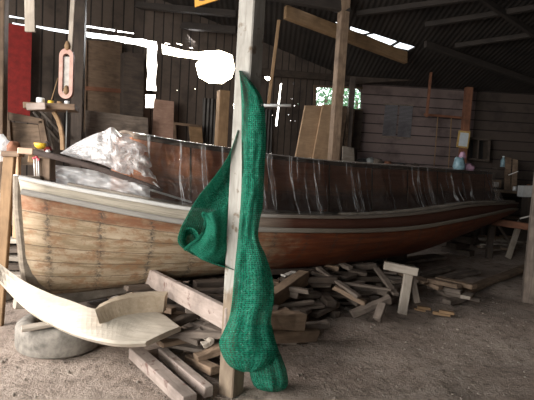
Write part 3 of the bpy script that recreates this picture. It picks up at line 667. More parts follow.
for i in range(16):
    x = 508+i*2.3; p = PY(x, 186, 11.8+rr.uniform(0, .5)); p.z = bz2; h = rr.uniform(.04, .2)
    if i % 3 == 0: o = lathe('tin_can', [(.04, 0), (.045, .01), (.045, h), (.04, h+.005), (.03, h)], jm[i % 7], p, n=12); cat = 'tin'
    elif i % 3 == 1: o = link('small_box', rough_box(.1, .09, h), jm[i % 7], mw=Matrix.Translation(p+V((0, 0, h/2))) @ Matrix.Rotation(i, 4, 'Z')); cat = 'box'
    else: o = lump('rag_heap', p, .06, .06, h*.5, jm[i % 7], None, None, i); cat = 'rag'
    tag(o, {'tin': 'small workshop tin among the clutter on the right workbench', 'box': 'small workshop box among the clutter on the right workbench', 'rag': 'crumpled rag among the clutter on the right workbench'}[cat], cat, {'tin': 'tins on the right workbench', 'box': 'boxes on the right workbench', 'rag': 'rags on the right workbench'}[cat])
tag(slab('white_box', [(524, 186), (540, 186), (540, 197), (523, 197)], lambda x, y: PY(x, y, 11.4), .28, WHITE), 'white box at the right edge below the workbench clutter', 'box')
wbp = PY(531, 197, 11.55); tag(beam('box_stand', V((wbp.x, wbp.y, -.03)), V((wbp.x, wbp.y, wbp.z-.005)), .3, .3, W_dark), 'dark upright crate under the white box at the right edge', 'crate')
tag(slab('wire_rack', [(484, 190), (496, 191), (495, 200), (483, 199)], lambda x, y: PY(x, y, 11.8), .05, BLACK), 'small dark rack between the timber block and the boat stern', 'rack')
# ------------------------------------------------------------------ THE BOAT
S0 = PY(17, 178, 3.9); S1 = PY(507, 203, 11.0)
BD = V((S1.x-S0.x, S1.y-S0.y, 0)); BL = BD.length; BD.normalize(); BN = V((BD.y, -BD.x, 0))
bt = empty('wooden_boat', (S0.x+BD.x*BL/2, S0.y+BD.y*BL/2, 0), 'long old wooden boat with bare bow planks and red brown varnished sides', 'boat')
beamT = [(0, .05), (.04, .22), (.1, .48), (.2, .78), (.32, .98), (.5, 1.08), (.68, 1.02), (.82, .82), (.92, .52), (1, .1)]
TU = [(15, 176.5), (60, 186), (100, 193.5), (134, 199.5), (180, 207.5), (230, 213), (260, 215.3), (340, 217), (384, 215.8), (430, 211.5), (470, 205.5), (509, 203)]
TL = [(15, 190), (60, 199), (100, 207), (134, 213.5), (180, 221.5), (225, 227), (260, 229.2), (340, 230.5), (384, 229.5), (420, 226.5), (460, 219.5), (490, 213.5), (509, 209)]
TB = [(36, 289), (60, 289.5), (134, 283), (180, 277), (225, 272.5), (268, 269), (330, 264), (402, 254.5), (430, 247), (451, 238), (482, 225), (505, 213)]
def zfit(x, y, tb):
    lo, hi = -1.0, 4.0
    for _ in range(40):
        m_ = (lo+hi)/2; a, b = proj((x, y, m_))
        if b > sinterp(tb, a): lo = m_
        else: hi = m_
    return (lo+hi)/2
def bp(s, off): return V((S0.x, S0.y, 0))+BD*s+BN*off
NT = 56
prof = []
for i in range(NT+1):
    t = i/NT; b = sinterp(beamT, t); s = t*BL; f = max(0, 1-t*6)**1.5
    zu = zfit(*bp(s, b).xy, TU); sl = s+.02*f; zl = zfit(*bp(sl, b*.99).xy, TL)
    k = .60 if t > .12 else .60-.35*(1-t/.12)
    sb = s+.10*f; 
    if t > .8: sb = s-.25*(t-.8)/.2
    zb = zfit(*bp(sb, b*k).xy, TB)
    prof.append((t, b, s, sl, sb, k, zu, zl, zb))
VS = [0, .1, .2, .32, .45, .58, .7, .82, .92, 1]
def side(sgn, name):
    rows = []
    for (t, b, s, sl, sb, k, zu, zl, zb) in prof:
        r = []
        for v in VS:
            off = b*(.99-(.99-k)*v**2.2); zz = zl+(zb-zl)*(v**.92)
            r.append(bp(sl+(sb-sl)*v, sgn*off)+V((0, 0, zz)))
        r.append(bp(sb, sgn*b*k*.5)+V((0, 0, zb-.035))); r.append(bp(sb, 0)+V((0, 0, zb-.06)))
        rows.append(r)
    vv = VS+[1.1, 1.2]
    return grid(name, rows, HULL, bt, uv=lambda i, j: (prof[i][2], vv[min(j, len(vv)-1)]), thick=.03)
side(1, 'hull_side'); side(-1, 'hull_side')
def strake(sgn):
    rows = [[bp(s, sgn*b)+V((0, 0, zu)), bp(sl, sgn*b*.995)+V((0, 0, zl))] for (t, b, s, sl, sb, k, zu, zl, zb) in prof]
    return grid('sheer_strake', rows, STRK, bt, uv=lambda i, j: (prof[i][2], j*.3), thick=.03)
strake(1); strake(-1)
for sgn in (1, -1):
    sweep('top_rail', [bp(s, sgn*(b+.012))+V((0, 0, zu)) for (t, b, s, sl, sb, k, zu, zl, zb) in prof], .055, .035, TOPR, bt)
    sweep('rub_rail', [bp(sl, sgn*(b+.012))+V((0, 0, zl)) for (t, b, s, sl, sb, k, zu, zl, zb) in prof], .06, .05, LOWR, bt)
# stem post
p0 = prof[0]; top = bp(.08, 0)+V((0, 0, p0[6]+.01)); bot = bp(p0[4]+.08, 0)+V((0, 0, p0[8]-.03))
mid = (top+bot)/2-BD*.02
sweep('stem_post', [top, (top+mid)/2-BD*.012, mid, (bot+mid)/2-BD*.008, bot], .21, .10, wood('worn_stem_wood', (.15, .12, .09), (.29, .245, .19), spots=(.16, .075, .04)), bt, upv=BN)
# keel
sweep('keel', [bp(s, 0)+V((0, 0, zb-.10)) for (t, b, s, sl, sb, k, zu, zl, zb) in prof if t <= .9], .1, .12, W_grey, bt)
pe = prof[-1]; sweep('stern_post', [bp(pe[2]+.03, 0)+V((0, 0, pe[6])), bp(pe[4]+.03, 0)+V((0, 0, pe[8]-.1))], .1, .1, W_dark, bt, upv=BN)
# deck
def lerpp(tt):
    x = tt*NT; i = min(int(x), NT-1); f = x-i; return [a+(b-a)*f for a, b in zip(prof[i], prof[i+1])]
def cabw(t): return min(.72, max(.12, sinterp(beamT, t)-.22))
rows = []
for i in range(NT+1):
    t, b, s, sl, sb, k, zu, zl, zb = prof[i]; crown = .05*b
    rows.append([bp(s, b*q)+V((0, 0, zu-.03+crown*(1-q*q))) for q in (.99, .75, .5, .2, 0, -.2, -.5, -.75, -.99)])
grid('deck', rows, DECK, bt, thick=.02)
# grey deck edging board inside near rail (bow)
sweep('covering_board', [bp(prof[i][2], prof[i][1]-.09)+V((0, 0, prof[i][6]+.03)) for i in range(2, NT-2)], .1, .03, W_grey, bt)
# cabin
TC = [(60, 128), (90, 131.5), (134, 137.5), (180, 145), (230, 152), (268, 157.5), (300, 161), (340, 165), (402, 169), (430, 170.5), (478, 173.5)]
T0, T1 = .088, .735
cab = []
for i in range(41):
    t = T0+(T1-T0)*i/40; (t_, b, s, sl, sb, k, zu, zl, zb) = lerpp(t); w = cabw(t); p = bp(s, w)
    cab.append((s, w, zfit(p.x, p.y, TC), zu-.03))
def hgt(i, sgn, v): s, w, zt, zd = cab[i]; return bp(s, sgn*(w+.05*v))+V((0, 0, zt+(zd-zt)*v))
for sgn in (1, -1):
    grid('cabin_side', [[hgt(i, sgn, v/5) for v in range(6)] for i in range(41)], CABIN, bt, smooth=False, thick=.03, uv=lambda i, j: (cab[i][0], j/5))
    sweep('cabin_cap', [hgt(i, sgn, 0)+V((0, 0, .005)) for i in range(41)], .06, .035, ROOFC if sgn > 0 else ROOFC, bt)
for i, nm in ((0, 'cabin_front'), (40, 'cabin_back')):
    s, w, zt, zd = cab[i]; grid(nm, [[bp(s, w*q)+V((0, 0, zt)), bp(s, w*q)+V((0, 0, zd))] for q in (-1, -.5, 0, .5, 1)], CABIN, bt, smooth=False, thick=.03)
grid('cabin_roof', [[bp(s, w*q)+V((0, 0, zt+.01+.05*(1-q*q))) for q in (1, .7, .35, 0, -.35, -.7, -1)] for (s, w, zt, zd) in cab], ROOFC, bt, thick=.025)
# vertical joints on the cabin side
for i in range(3, 40, 5):
    pts = [hgt(i, 1, v)+BN*.022 for v in (.02, 1)]
    beam('cabin_batten', pts[0], pts[1], .02, .008, W_mid, bt, upv=BN)
# plastic draped over the cabin side
rows = []
for i in range(161):
    u = i/160; x = u*40; a = min(int(x), 39); f = x-a; s = cab[a][0]*(1-f)+cab[a+1][0]*f; w = cab[a][1]*(1-f)+cab[a+1][1]*f; zt = cab[a][2]*(1-f)+cab[a+1][2]*f; zd = cab[a][3]*(1-f)+cab[a+1][3]*f
    r = []
    for j in range(21):
        v = j/20; fold = .5+.5*sin(s*9+3*noise.noise(V((s*1.3, 0, 1)))+v*.8)
        rid = max(0, 1-abs((s*1.55+.25*noise.noise(V((s*.5, v*2, 0)))) % 1-.5)*16)
        o = .035+(.02+.13*v)*v+.045*fold*(.25+v)+.03*rid+.03*noise.noise(V((s*3, v*3, 2)))*(.3+v)
        r.append(bp(s+.12*(v)*(max(0, u-.85)/.15)*1.5, w+o)+V((0, 0, zt+.035+(zd+.02-zt)*v**1.0)))
    top_ = r[0]
    rows.append([bp(s, w-.15)+V((0, 0, zt+.055)), bp(s, w-.02)+V((0, 0, zt+.048))]+r)
cv = grid('plastic_sheet', rows, FILM, None); tag(cv, 'clear plastic sheet hanging in folds over the side of the boat cabin', 'plastic sheet')
# crumpled plastic heap on the bow
def crumple(name, c, ax, sx, sy_, sz, mat, label, seed, amp=.25):
    bm = bmesh.new(); bmesh.ops.create_icosphere(bm, subdivisions=5, radius=1)
    for v in bm.verts:
        n = abs(noise.noise(v.co*2.2+V((seed, 0, 0))))*1.2+.5*abs(noise.noise(v.co*5+V((0, seed, 0))))
        d = 1-amp*n*1.5
        z = v.co.z*d*sz
        p = ax*(v.co.x*d*sx)+V((-ax.y, ax.x, 0))*(v.co.y*d*sy_)
        v.co = V((p.x, p.y, max(z, -.12*sz)))
    return tag(link(name, bm, mat, None, True, Matrix.Translation(c)), label, 'plastic sheet')
pc = PY(110, 170, 5.15)
def panel_from(px, Y0, Y1, sag=.06, seed=0, n=14, m=18):
    """film between an upper and a lower outline (px lists), real depth Y interpolated"""
    up_, lo_ = px; rows = []
    for i in range(m+1):
        u = i/m
        a = (sinterp([(k/(len(up_)-1), q[0]) for k, q in enumerate(up_)], u), sinterp([(k/(len(up_)-1), q[1]) for k, q in enumerate(up_)], u))
        b = (sinterp([(k/(len(lo_)-1), q[0]) for k, q in enumerate(lo_)], u), sinterp([(k/(len(lo_)-1), q[1]) for k, q in enumerate(lo_)], u))
        r = []
        for j in range(n+1):
            v = j/n; x = a[0]+(b[0]-a[0])*v; y = a[1]+(b[1]-a[1])*v
            Y = Y0(u, v) if callable(Y0) else Y0+(Y1-Y0)*u
            bul = sag*sin(pi*v)*sin(pi*min(1, max(0, u)))
            Y -= bul+.13*abs(noise.noise(V((u*5+seed, v*3, 0))))+.09*abs(noise.noise(V((u*13, v*7, seed))))
            r.append(PY(x, y, Y))
        rows.append(r)
    return rows
up_ = [(60, 153), (76, 143), (92, 135), (104, 131), (112, 127), (120, 133), (134, 134.5), (146, 140), (152, 152), (158, 184)]
lo_ = [(62, 154), (76, 158), (90, 161), (103, 165), (112, 169), (121, 173), (130, 175), (140, 179), (150, 184), (160, 188)]
r1 = panel_from((up_, lo_), lambda u, v: 4.40-.12*v+.16*u-.16*sin(pi*v)*sin(pi*u), 0, .0, 3, 26, 44)
tag(grid('crumpled_plastic', r1, MILK, smooth=False), 'bright crumpled plastic heaped over the forward end of the cabin', 'plastic sheet')
# pale dusty plastic hanging below the dark plank
r2_ = panel_from(([(55, 165), (80, 168), (105, 173), (130, 181), (150, 187)], [(56, 184), (80, 189), (105, 194), (130, 200), (150, 204)]), lambda u, v: 4.22+.14*u, 0, .03, 5, 14, 30)
tag(grid('dusty_plastic', r2_, HAZEF), 'dusty pale plastic hanging under the dark plank at the bow', 'plastic sheet')
# dark plank laid above the bow
pk = empty('dark_plank', PY(90, 165, 4.6), 'long dark plank with a pale cut end lying above the bow', 'plank')
sweep('plank_body', [PY(34, 151.8, 4.02), PY(60, 158, 4.1), PY(90, 166, 4.2), PY(120, 176, 4.32), PY(145, 185, 4.42), PY(162, 190.5, 4.5)], lambda s: .17-.03*s, .05, wood('dark_plank_wood', (.085, .06, .055), (.15, .115, .10)), pk)
beam('cut_end', PY(19, 150.5, 3.98), PY(34.3, 151.7, 4.02), .17, .052, plain('pale_cut_wood', (.75, .52, .38), .6, .1), pk)
tag(beam('support_block', PY(45, 158.5, 4.08), PY(45, 180, 4.08), .14, .11, W_mid), 'brown upright block under the dark plank near the bow', 'block')
tag(beam('support_block', PY(29, 156.5, 4.03), PY(37, 157.5, 4.05), .1, .1, W_beam), 'short brown block right under the pale cut end', 'block')
# trestle at bow
tr = empty('wooden_trestle', PY(8, 200, 4.3), 'light wooden trestle leg standing left of the bow', 'trestle')
beam('upright', PY(10, 155, 4.12), PY(-3, 331, 4.12), .10, .05, W_beam, tr, upv=V((0, 1, 0)))
beam('upright', PY(17.5, 155, 4.45), PY(16, 238, 4.45), .05, .05, W_tan, tr, upv=V((0, 1, 0)))
beam('cross_piece', PY(4, 153.8, 4.12), PY(22, 154.2, 4.12), .1, .05, W_mid, tr)
# white plastic bag at the far left
lump('plastic_bag', PY(1, 160, 4.2), .07, .09, .15, MILK, 'white plastic bag at the left edge beside the trestle', 'bag', 9)
lump('dark_pot', PY(14, 153, 4.15)+V((0, 0, -.005)), .06, .06, .07, W_red, 'dark reddish pot standing left on the dark plank end', 'pot', 2)
yb = PY(41, 149, 4.06)
tag(lathe('yellow_bowl', [(.028, 0), (.05, .02), (.06, .05), (.056, .052), (.045, .025), (.02, .012)], YEL, yb, n=18), 'small yellow bowl on the dark plank', 'bowl')
lump('red_tool', PY(47.5, 151, 4.08), .035, .03, .03, RED, 'small red object right of the yellow bowl on the dark plank', 'tool', 4)
lump('brown_lump', PY(46.5, 146.5, 4.06), .025, .025, .028, W_dark, 'small dark ball on the rim of the yellow bowl', 'ball', 5)
lump('white_ball', PY(48, 153, 4.02), .02, .02, .018, WHITE, 'small white ball between the red object and yellow bowl', 'ball', 6)
fl = empty('pink_flowers', PY(36, 175, 4.0), 'small pink flowers standing behind the bow rail', 'flowers')
for k, (x, y) in enumerate(((34, 159), (36.5, 158), (38.5, 160.5))):
    lump('blossom', PY(x, y, 4.0), .014, .012, .012, plain('pink_petals', (.85, .15, .2), .5), None, None, k, parent=fl); tube('stem', [PY(x, y, 4.0), PY(x+.7, 176, 4.0)], .006, WHITE, fl)
# bits on deck
def ondeck(px, inset, dz):
    lo, hi = 0.0, 1.0
    for _ in range(30):
        t = (lo+hi)/2; q = lerpp(t); p = bp(q[2], q[1]-inset)+V((0, 0, q[6]+dz))
        if proj(p)[0] < px: lo = t
        else: hi = t
    return p
tag(beam('white_strip', ondeck(149, .12, .12), ondeck(191, .13, .06), .06, .02, TUBE), 'bright white strip lying on the side deck left of the netted post', 'strip')
tag(beam('deck_board', ondeck(256, .13, .03), ondeck(294, .13, .02), .12, .05, W_grey), 'short grey board lying on the side deck right of the netted post', 'board')
pbx = ondeck(322, .17, -.03); tag(lathe('terracotta_cup', [(.025, 0), (.05, .1), (.043, .1), (.02, .01)], plain('terracotta', (.5, .2, .1)), pbx, n=14), 'small terracotta cup on the side deck under the plastic', 'cup')
bg = hgt(36, 1, 0)-BN*.3; bg.z = cab[36][2]+.05
bgo = empty('plastic_bag', bg, 'pale blue and lilac plastic bag standing on the cabin roof', 'bag')
lump('bag_body', bg, .11, .09, .15, BLUE, None, None, 3, parent=bgo); lump('bag_handle', bg+V((.06, .03, .2)), .06, .05, .08, LILAC, None, None, 4, parent=bgo)
lump('cloth_heap', bg+V((.22, .12, 0)), .12, .08, .08, LILAC, 'small lilac cloth heap right of the bag on the cabin roof', 'cloth', 6)
# blocks carrying the keel
for t, lb in ((.07, 'front timber block stack under the boat bow'), (.3, 'timber block under the forward keel'), (.55, 'timber block under the middle of the keel'), (.78, 'timber block under the after keel')):
    q = lerpp(t); zb = q[8]-.19; o = empty('keel_block', bp(q[2], 0), lb, 'block'); n = max(1, round(zb/.12)); h = (zb+.05)/n
    for k in range(n):
        c = bp(q[2], 0)+V((0, 0, -.05+h*(k+.5))); d = BN if k % 2 == 0 else BD
        beam('block', c-d*.3, c+d*.3, .22, h*.98, W_old3, o)
# ------------------------------------------------------------------ green net
def netgrid(name, rows, parent): return grid(name, rows, NET, parent, uv=lambda i, j: (j*.12, i*.12), thick=.004)
ng = empty('green_net', pb+V((.1, -.1, 0)), 'green shade net hung down the tall post in a twisted drape', 'net')
YN = pb.y-.02
TLn = [(70, 239), (80, 240), (95, 241), (110, 241.5), (140, 241.5), (180, 241.5), (230, 238.5), (270, 234.5), (300, 232), (318, 229), (330, 224), (342, 219), (352, 221), (362, 226), (368, 232), (372, 242)]
TRn = [(70, 241), (76, 246), (84, 253), (95, 260.5), (110, 264.5), (140, 266), (180, 264), (205, 263), (225, 259), (240, 259), (256, 266), (280, 273), (300, 274), (320, 271), (333, 273), (345, 277), (355, 278), (362, 274), (368, 266), (372, 254)]
def colrows(TLx, TRx, y0, y1, n, Yc, dep, seed, ncol=34, folds=1):
    rows = []
    for i in range(n+1):
        y = y0+(y1-y0)*i/n; a, b = sinterp(TLx, y), sinterp(TRx, y); r = []
        for j in range(ncol):
            th = 2*pi*j/ncol; wv = 1+.0*folds
            f = .003*folds*sin(th*9+5*noise.noise(V((y*.02, seed, 0))))+.035*noise.noise(V((cos(th)*1.6, sin(th)*1.6+seed, y*.018)))+.008*noise.noise(V((cos(th)*5, sin(th)*5+seed, y*.08)))
            xx = (a+b)/2+(b-a)/2*cos(th); d_ = dep*(.55+.45*min(1, (b-a)/30.))
            Y = Yc-sin(th)*d_-f*2.0*(1 if sin(th) > 0 else .3)
            r.append(PY(xx, y, Y))
        rows.append(r)
    return rows
def closed(name, rows):
    o = grid(name, rows, NET, ng, uv=lambda i, j: (j*.1, i*.1), close=True); return o
closed('net_column', colrows(TLn, TRn, 70.5, 372, 110, YN-.06, .11, 1))
TL2 = [(325, 252), (345, 251), (360, 249), (375, 250), (386, 254), (390, 260), (392, 268)]
TR2 = [(325, 272), (345, 277), (360, 283), (372, 287), (384, 288), (389, 285), (392, 278)]
closed('net_foot', colrows(TL2, TR2, 325, 392, 34, YN+.03, .14, 4))
# pouch / cowl on the left
OUT = [(130, 238), (142, 234), (155, 229), (168, 221), (180, 212), (192, 202), (205, 193), (218, 186), (230, 180), (242, 178), (249, 184), (256, 196), (262, 210), (266, 222), (270, 234)]
rows = []
for i in range(71):
    y = 130+140*i/70; a = sinterp(OUT, y); r = []; PR = 238.5-(y-130)*.06
    for j in range(19):
        v = j/18; x = a+(PR-a)*v
        Y = YN+.16*sin(pi*v)+.02-.06*(1-v)+.03*noise.noise(V((v*3, y*.03, 2)))+.012*sin(v*14+y*.04)
        r.append(PY(x, y, Y))
    rows.append(r)
netgrid('net_cowl_back', rows, ng)
RIM = [(214, 202), (219, 205.5), (226, 205.5), (234, 202.5), (241, 196), (247, 187), (250, 184.5)]
BOT = [(184, 249.5), (196, 257), (210, 263), (222, 267), (236, 271)]
rows = []
for i in range(41):
    u = i/40; yl = 212+(249.5-212)*min(1, u/1.0); xl = sinterp(RIM, yl); r = []
    for j in range(23):
        v = j/22; x = xl+(231.5-(yl-212)*.05-xl)*v
        yt = yl; ybt = sinterp(BOT, x); ytop = 213-13*v+4*sin(pi*v)
        y = ytop+(ybt-ytop)*u if j else yl
        if j: 
            k = min(1, v*3); y = yl*(1-k)+y*k
        Y = YN-.03+.10*v-.13*sin(pi*min(1, v*.9+.12))*(.35+.65*sin(pi*min(.92, u*.85+.1)))+.025*noise.noise(V((v*4, u*3, 6)))+.02*sin(u*9+v*5)*v
        r.append(PY(x, y, Y))
    rows.append(r)
netgrid('net_cowl_front', rows, ng)
# rolled rim tube and inner fold
tube('net_rim', [PY(sinterp(RIM, y), y, YN-.08) for y in (214, 219, 226, 233, 240, 246, 250)], .010, NET, ng, 8)
rows = []
for i in range(17):
    th = 2*pi*i/16
    rows.append([PY(190+9*cos(th)*(1-.6*q)+q*1, 238+11*sin(th)*(1-.5*q)+q*3, YN+.0+.1*q) for q in (0, .3, .6, .8)])
netgrid('net_inner_fold', rows, ng)
# ------------------------------------------------------------------ foreground timbers
ct = empty('curved_timber', PZ(90, 335, .22), 'pale curved ship timber resting on the old tyre', 'timber')
UP = [((-8, 257), .66), ((22, 279), .52), ((49, 292), .46), ((72, 300), .43), ((96, 308), .40), ((128, 309), .36), ((158, 311), .32), ((181, 326), .27)]
LO = [((-8, 272), .58), ((9, 292), .42), ((30, 311), .33), ((55, 325), .285), ((80, 335), .27), ((108, 341.5), .26), ((128, 343), .25), ((145, 342), .25)]
rows = []
def cr(tb, u, k):
    n = len(tb)-1; return sinterp([(i/n, k(q)) for i, q in enumerate(tb)], u)
for i in range(41):
    u = i/40
    a = PZ(cr(UP, u, lambda q: q[0][0]), cr(UP, u, lambda q: q[0][1]), cr(UP, u, lambda q: q[1]))
    b = PZ(cr(LO, u, lambda q: q[0][0]), cr(LO, u, lambda q: q[0][1]), cr(LO, u, lambda q: q[1]))
    n = (b-a).normalized(); tt = V((.9, -.3, 0)); nn = V((-.05, .45, -.8)).normalized()
    bev = .012
    rows.append([a+(b-a)*.04, a+(b-a)*.35-nn*.008, a+(b-a)*.7-nn*.006, a+(b-a)*.95, b+nn*.015, b+nn*.055-n*.01, a+nn*.06, a+nn*.012])
bm = bmesh.new(); vs = [[bm.verts.new(p) for p in r] for r in rows]
for i in range(40):
    for j in range(8): bm.faces.new((vs[i][j], vs[i][(j+1) % 8], vs[i+1][(j+1) % 8], vs[i+1][j]))
bm.faces.new(vs[0]); bm.faces.new(vs[-1][::-1])
PALEW = wood('pale_planed_wood', (.46, .40, .32), (.64, .58, .49), vary=.25, rough=.65)
link('timber_body', bm, PALEW, ct)
ux = [(95, 309.5), (110, 302.5), (126, 298.5), (145, 296.3), (165, 296)]; lx = [(99.5, 324), (113, 320.5), (127, 317.5), (145, 314.5), (163, 312.5)]
rows = []
for i in range(17):
    u = i/16; a = (sinterp([(k/4, q[0]) for k, q in enumerate(ux)], u), sinterp([(k/4, q[1]) for k, q in enumerate(ux)], u)); b = (sinterp([(k/4, q[0]) for k, q in enumerate(lx)], u), sinterp([(k/4, q[1]) for k, q in enumerate(lx)], u))
    pl = PZ(b[0], b[1], .335-.03*u); Y = pl.y; pu = PY(a[0], a[1], Y+.02); bk = V((.01, .07, .02))
    rows.append([pu, pl, pl+bk+V((0, 0, -.02)), pu+bk])
bm = bmesh.new(); vs = [[bm.verts.new(p) for p in r] for r in rows]
for i in range(16):
    for j in range(4): bm.faces.new((vs[i][j], vs[i][(j+1) % 4], vs[i+1][(j+1) % 4], vs[i+1][j]))
bm.faces.new(vs[0]); bm.faces.new(vs[-1][::-1]); link('raised_cheek', bm, W_new, ct)
# tyres
def tyre(name, c, R, h, label, lean=0):
    pr = []; w = h/2
    base = [(R-.012, -w*.72), (R, -w*.5), (R, w*.5), (R-.012, w*.72), (R-.05, w*.95), (R-.09, w), (R-.13, w*.9), (R-.155, w*.72), (R-.16, w*.66), (R-.15, w*.6), (R-.1, w*.75), (R-.04, w*.6), (R-.03, 0), (R-.04, -w*.6), (R-.1, -w*.75), (R-.15, -w*.6), (R-.16, -w*.66), (R-.155, -w*.72), (R-.13, -w*.9), (R-.09, -w), (R-.05, -w*.95), (R-.012, -w*.72)]
    o = lathe(name, base, RUBBER, c, n=64, rot=Matrix.Rotation(lean, 4, 'X'))
    for v in o.data.vertices:
        r = sqrt(v.co.x**2+v.co.y**2)
        if r > R-.005:
            a = math.atan2(v.co.y, v.co.x); f = 1-.012*(int((a+10)/(2*pi)*128) % 2); v.co.x *= f; v.co.y *= f
    return tag(o, label, 'tyre')
tc_ = PY(61, 340, 3.78); tyre('old_tyre', V((tc_.x, 3.78, .09)), .35, .25, 'old dusty grey tyre lying under the pale curved timber')
tc2 = PY(-12, 290, 4.9); tyre('old_tyre', V((tc2.x, 4.9, .08)), .33, .22, 'dark old tyre at the left edge behind the curved timber')
tag(beam('small_plank', PZ(21, 329, .23), PZ(62, 322, .25), .09, .03, W_grey), 'short grey plank lying across the mouth of the old tyre', 'plank')
# two bars on the ground, front
tag(beam('square_timber', PZ(140, 352, .05)+V((-.04, .0, .0)), PZ(190, 402, .04), .105, .09, W_stain, bev=.006), 'thick square timber on the ground below the curved timber', 'timber')
tag(beam('square_timber', PZ(162, 352, .04), PZ(209, 392, .04), .07, .075, W_stain), 'thinner timber on the ground left of the netted post foot', 'timber')
# diagonal plank against the post
tag(beam('brace_plank', PY(146, 275, 4.5), PY(229, 319.5, 3.1), .05, .165, W_stain), 'wide stained plank running from under the bow to the netted post', 'plank')
# ------------------------------------------------------------------ scrap pile
HX0, HY0, CS = -3.2, 3.2, .05; hm = {}
def hq(x, y): return hm.get((int((x-HX0)/CS), int((y-HY0)/CS)), 0.0)
def place(x, y, L_, w, h, a, mat, name, label, cat, group, dz=0, maxh=9, tilt=0, jit=.006):
    cells = set(); ca, sa = cos(a), sin(a)
    k = int(L_/CS*1.4)+2
    for i in range(k+1):
        for j in range(-1, 2):
            u = -L_/2+L_*i/k; v = j*w/2*.9; cells.add((int((x+u*ca-v*sa-HX0)/CS), int((y+u*sa+v*ca-HY0)/CS)))
    hs = sorted(hm.get(c, 0) for c in cells); z = hs[int(len(hs)*.8)]
    if z > maxh: return None
    for c in cells: hm[c] = max(hm.get(c, 0), z+h)
    mw = Matrix.Translation((x, y, z+h/2+dz-.01)) @ Matrix.Rotation(a, 4, 'Z') @ Matrix.Rotation(tilt, 4, 'Y')
    o = link(name, rough_box(L_, w, h, int(x*1000+y*77) % 9973, jit, .006), mat, mw=mw)
    return tag(o, label, cat, group)
rp = random.Random(21)
g1 = 'scrap timber offcuts under the boat'
n_ = 0
for _ in range(1500):
    if n_ >= 290: break
    px, py = rp.uniform(140, 412), rp.uniform(282, 352)
    front = interp([(140, 345), (215, 372), (225, 360), (268, 346), (300, 338), (318, 322), (345, 308), (400, 304), (412, 300)], px)
    py = rp.uniform(268, front-4); q = PZ(px, py, .04)
    hmax = interp([(0, .05), (.15, .17), (.45, .34), (3, .44)], max(0, q.y-PZ(px, front, .0).y))
    big = rp.random()
    L_ = rp.uniform(.18, .42) if big < .7 else rp.uniform(.45, .8); w = rp.uniform(.05, .12); h = rp.uniform(.03, .075)
    a = rp.choice((rp.uniform(-.3, 1.0), rp.uniform(-1.4, .2), rp.uniform(.3, .9)))
    if (V((q.x, q.y))-V((pb.x, pb.y))).length < .27 or q.y < 3.4: continue
    o = place(q.x, q.y, L_, w, h, a, rp.choice((W_old, W_old, W_old2, W_old3, W_old3)), 'timber_offcut', 'weathered scrap timber offcut in the pile under the boat', 'offcut', g1, maxh=hmax, tilt=rp.uniform(-.12, .12))
    if o: n_ += 1
def px_plank(name, a, b, w, h, mat, label, za=.3, zb=.2, roll=0, cat='plank', jit=.006):
    return tag(beam(name, PZ(*a, za), PZ(*b, zb), w, h, mat, roll=roll, jit=jit, segs=3), label, cat)
px_plank('rough_timber', (262, 306), (304, 277), .12, .15, W_old2, 'large split brown timber rising to the right just beside the net', .24, .36, 0, 'timber', .004)
px_plank('rough_timber', (262, 320), (302, 321), .1, .14, W_old2, 'squared brown block end beside the lower net', .27, .22, 0, 'timber', .01)
px_plank('rough_timber', (262, 337), (315, 333), .12, .11, W_old2, 'rounded brown timber lying lowest beside the net', .10, .08, .2, 'timber', .012)
px_plank('rough_timber', (302, 327), (328, 324), .08, .06, W_old, 'short grey timber poking out right of the squared block', .14, .14, 0, 'timber')
px_plank('thin_plank', (318, 268), (359, 297), .07, .03, W_old, 'thin pale-edged plank slanting down to the right in the pile', .38, .24)
px_plank('thin_plank', (334, 287), (366, 304), .08, .05, W_old2, 'brown plank slanting below the thin pale-edged plank', .28, .16)
px_plank('rough_timber', (352, 314), (390, 299), .09, .07, W_old, 'grey timber with pale broken end left of the T-shaped prop', .07, .22, 0, 'timber', .012)
px_plank('rough_timber', (377, 320), (383, 303), .08, .06, W_old, 'short grey timber at the foot of the T-shaped prop', .05, .2, 0, 'timber')
px_plank('thin_plank', (342, 283), (392, 290), .06, .03, W_old, 'level grey plank behind the slanting planks of the pile', .28, .25)
px_plank('thin_plank', (376, 268), (396, 295), .07, .04, W_old, 'grey plank crossing just left of the T-shaped prop', .38, .2)
px_plank('rough_timber', (162, 290), (205, 300), .1, .08, W_grey, 'pale grey timber in the pile above the brace plank', .35, .3, 0, 'timber')
px_plank('rough_timber', (178, 340), (214, 322), .08, .07, W_old, 'grey timber rising to the right below the brace plank', .1, .2, 0, 'timber', .01)
px_plank('rough_timber', (197, 358), (228, 346), .08, .06, W_old2, 'brown timber nearest the foot of the netted post', .06, .12, 0, 'timber', .01)
px_plank('rough_timber', (163, 330), (200, 312), .07, .06, W_old3, 'dark timber end under the brace plank', .2, .26, 0, 'timber', .01)
px_plank('white_chip', (283, 276), (294, 272), .07, .02, PALE, 'small white scrap beside the split brown timber', .4, .42, 0, 'scrap')
for k, (x, y) in enumerate(((203, 345), (190, 336), (212, 333))):
    px_plank('pale_offcut', (x, y), (x+10, y-5), .05, .045, W_grey, ['small pale offcut lowest in the gap left of the post', 'small pale offcut in the middle under the brace plank', 'small pale offcut nearest the post under the brace plank'][k], .14, .17, 0, 'offcut', .008)
# slats under the bow (left)
for k in range(9):
    x = 58+k*11; a = PZ(x+18, 281, .12); b = PZ(x-6, 306, .05)
    tag(beam('short_plank', a, b, .075, .04, W_grey if k % 2 else W_new, jit=.005), 'pale slat lying in the row on the ground under the bow', 'slat', 'slats under the bow')
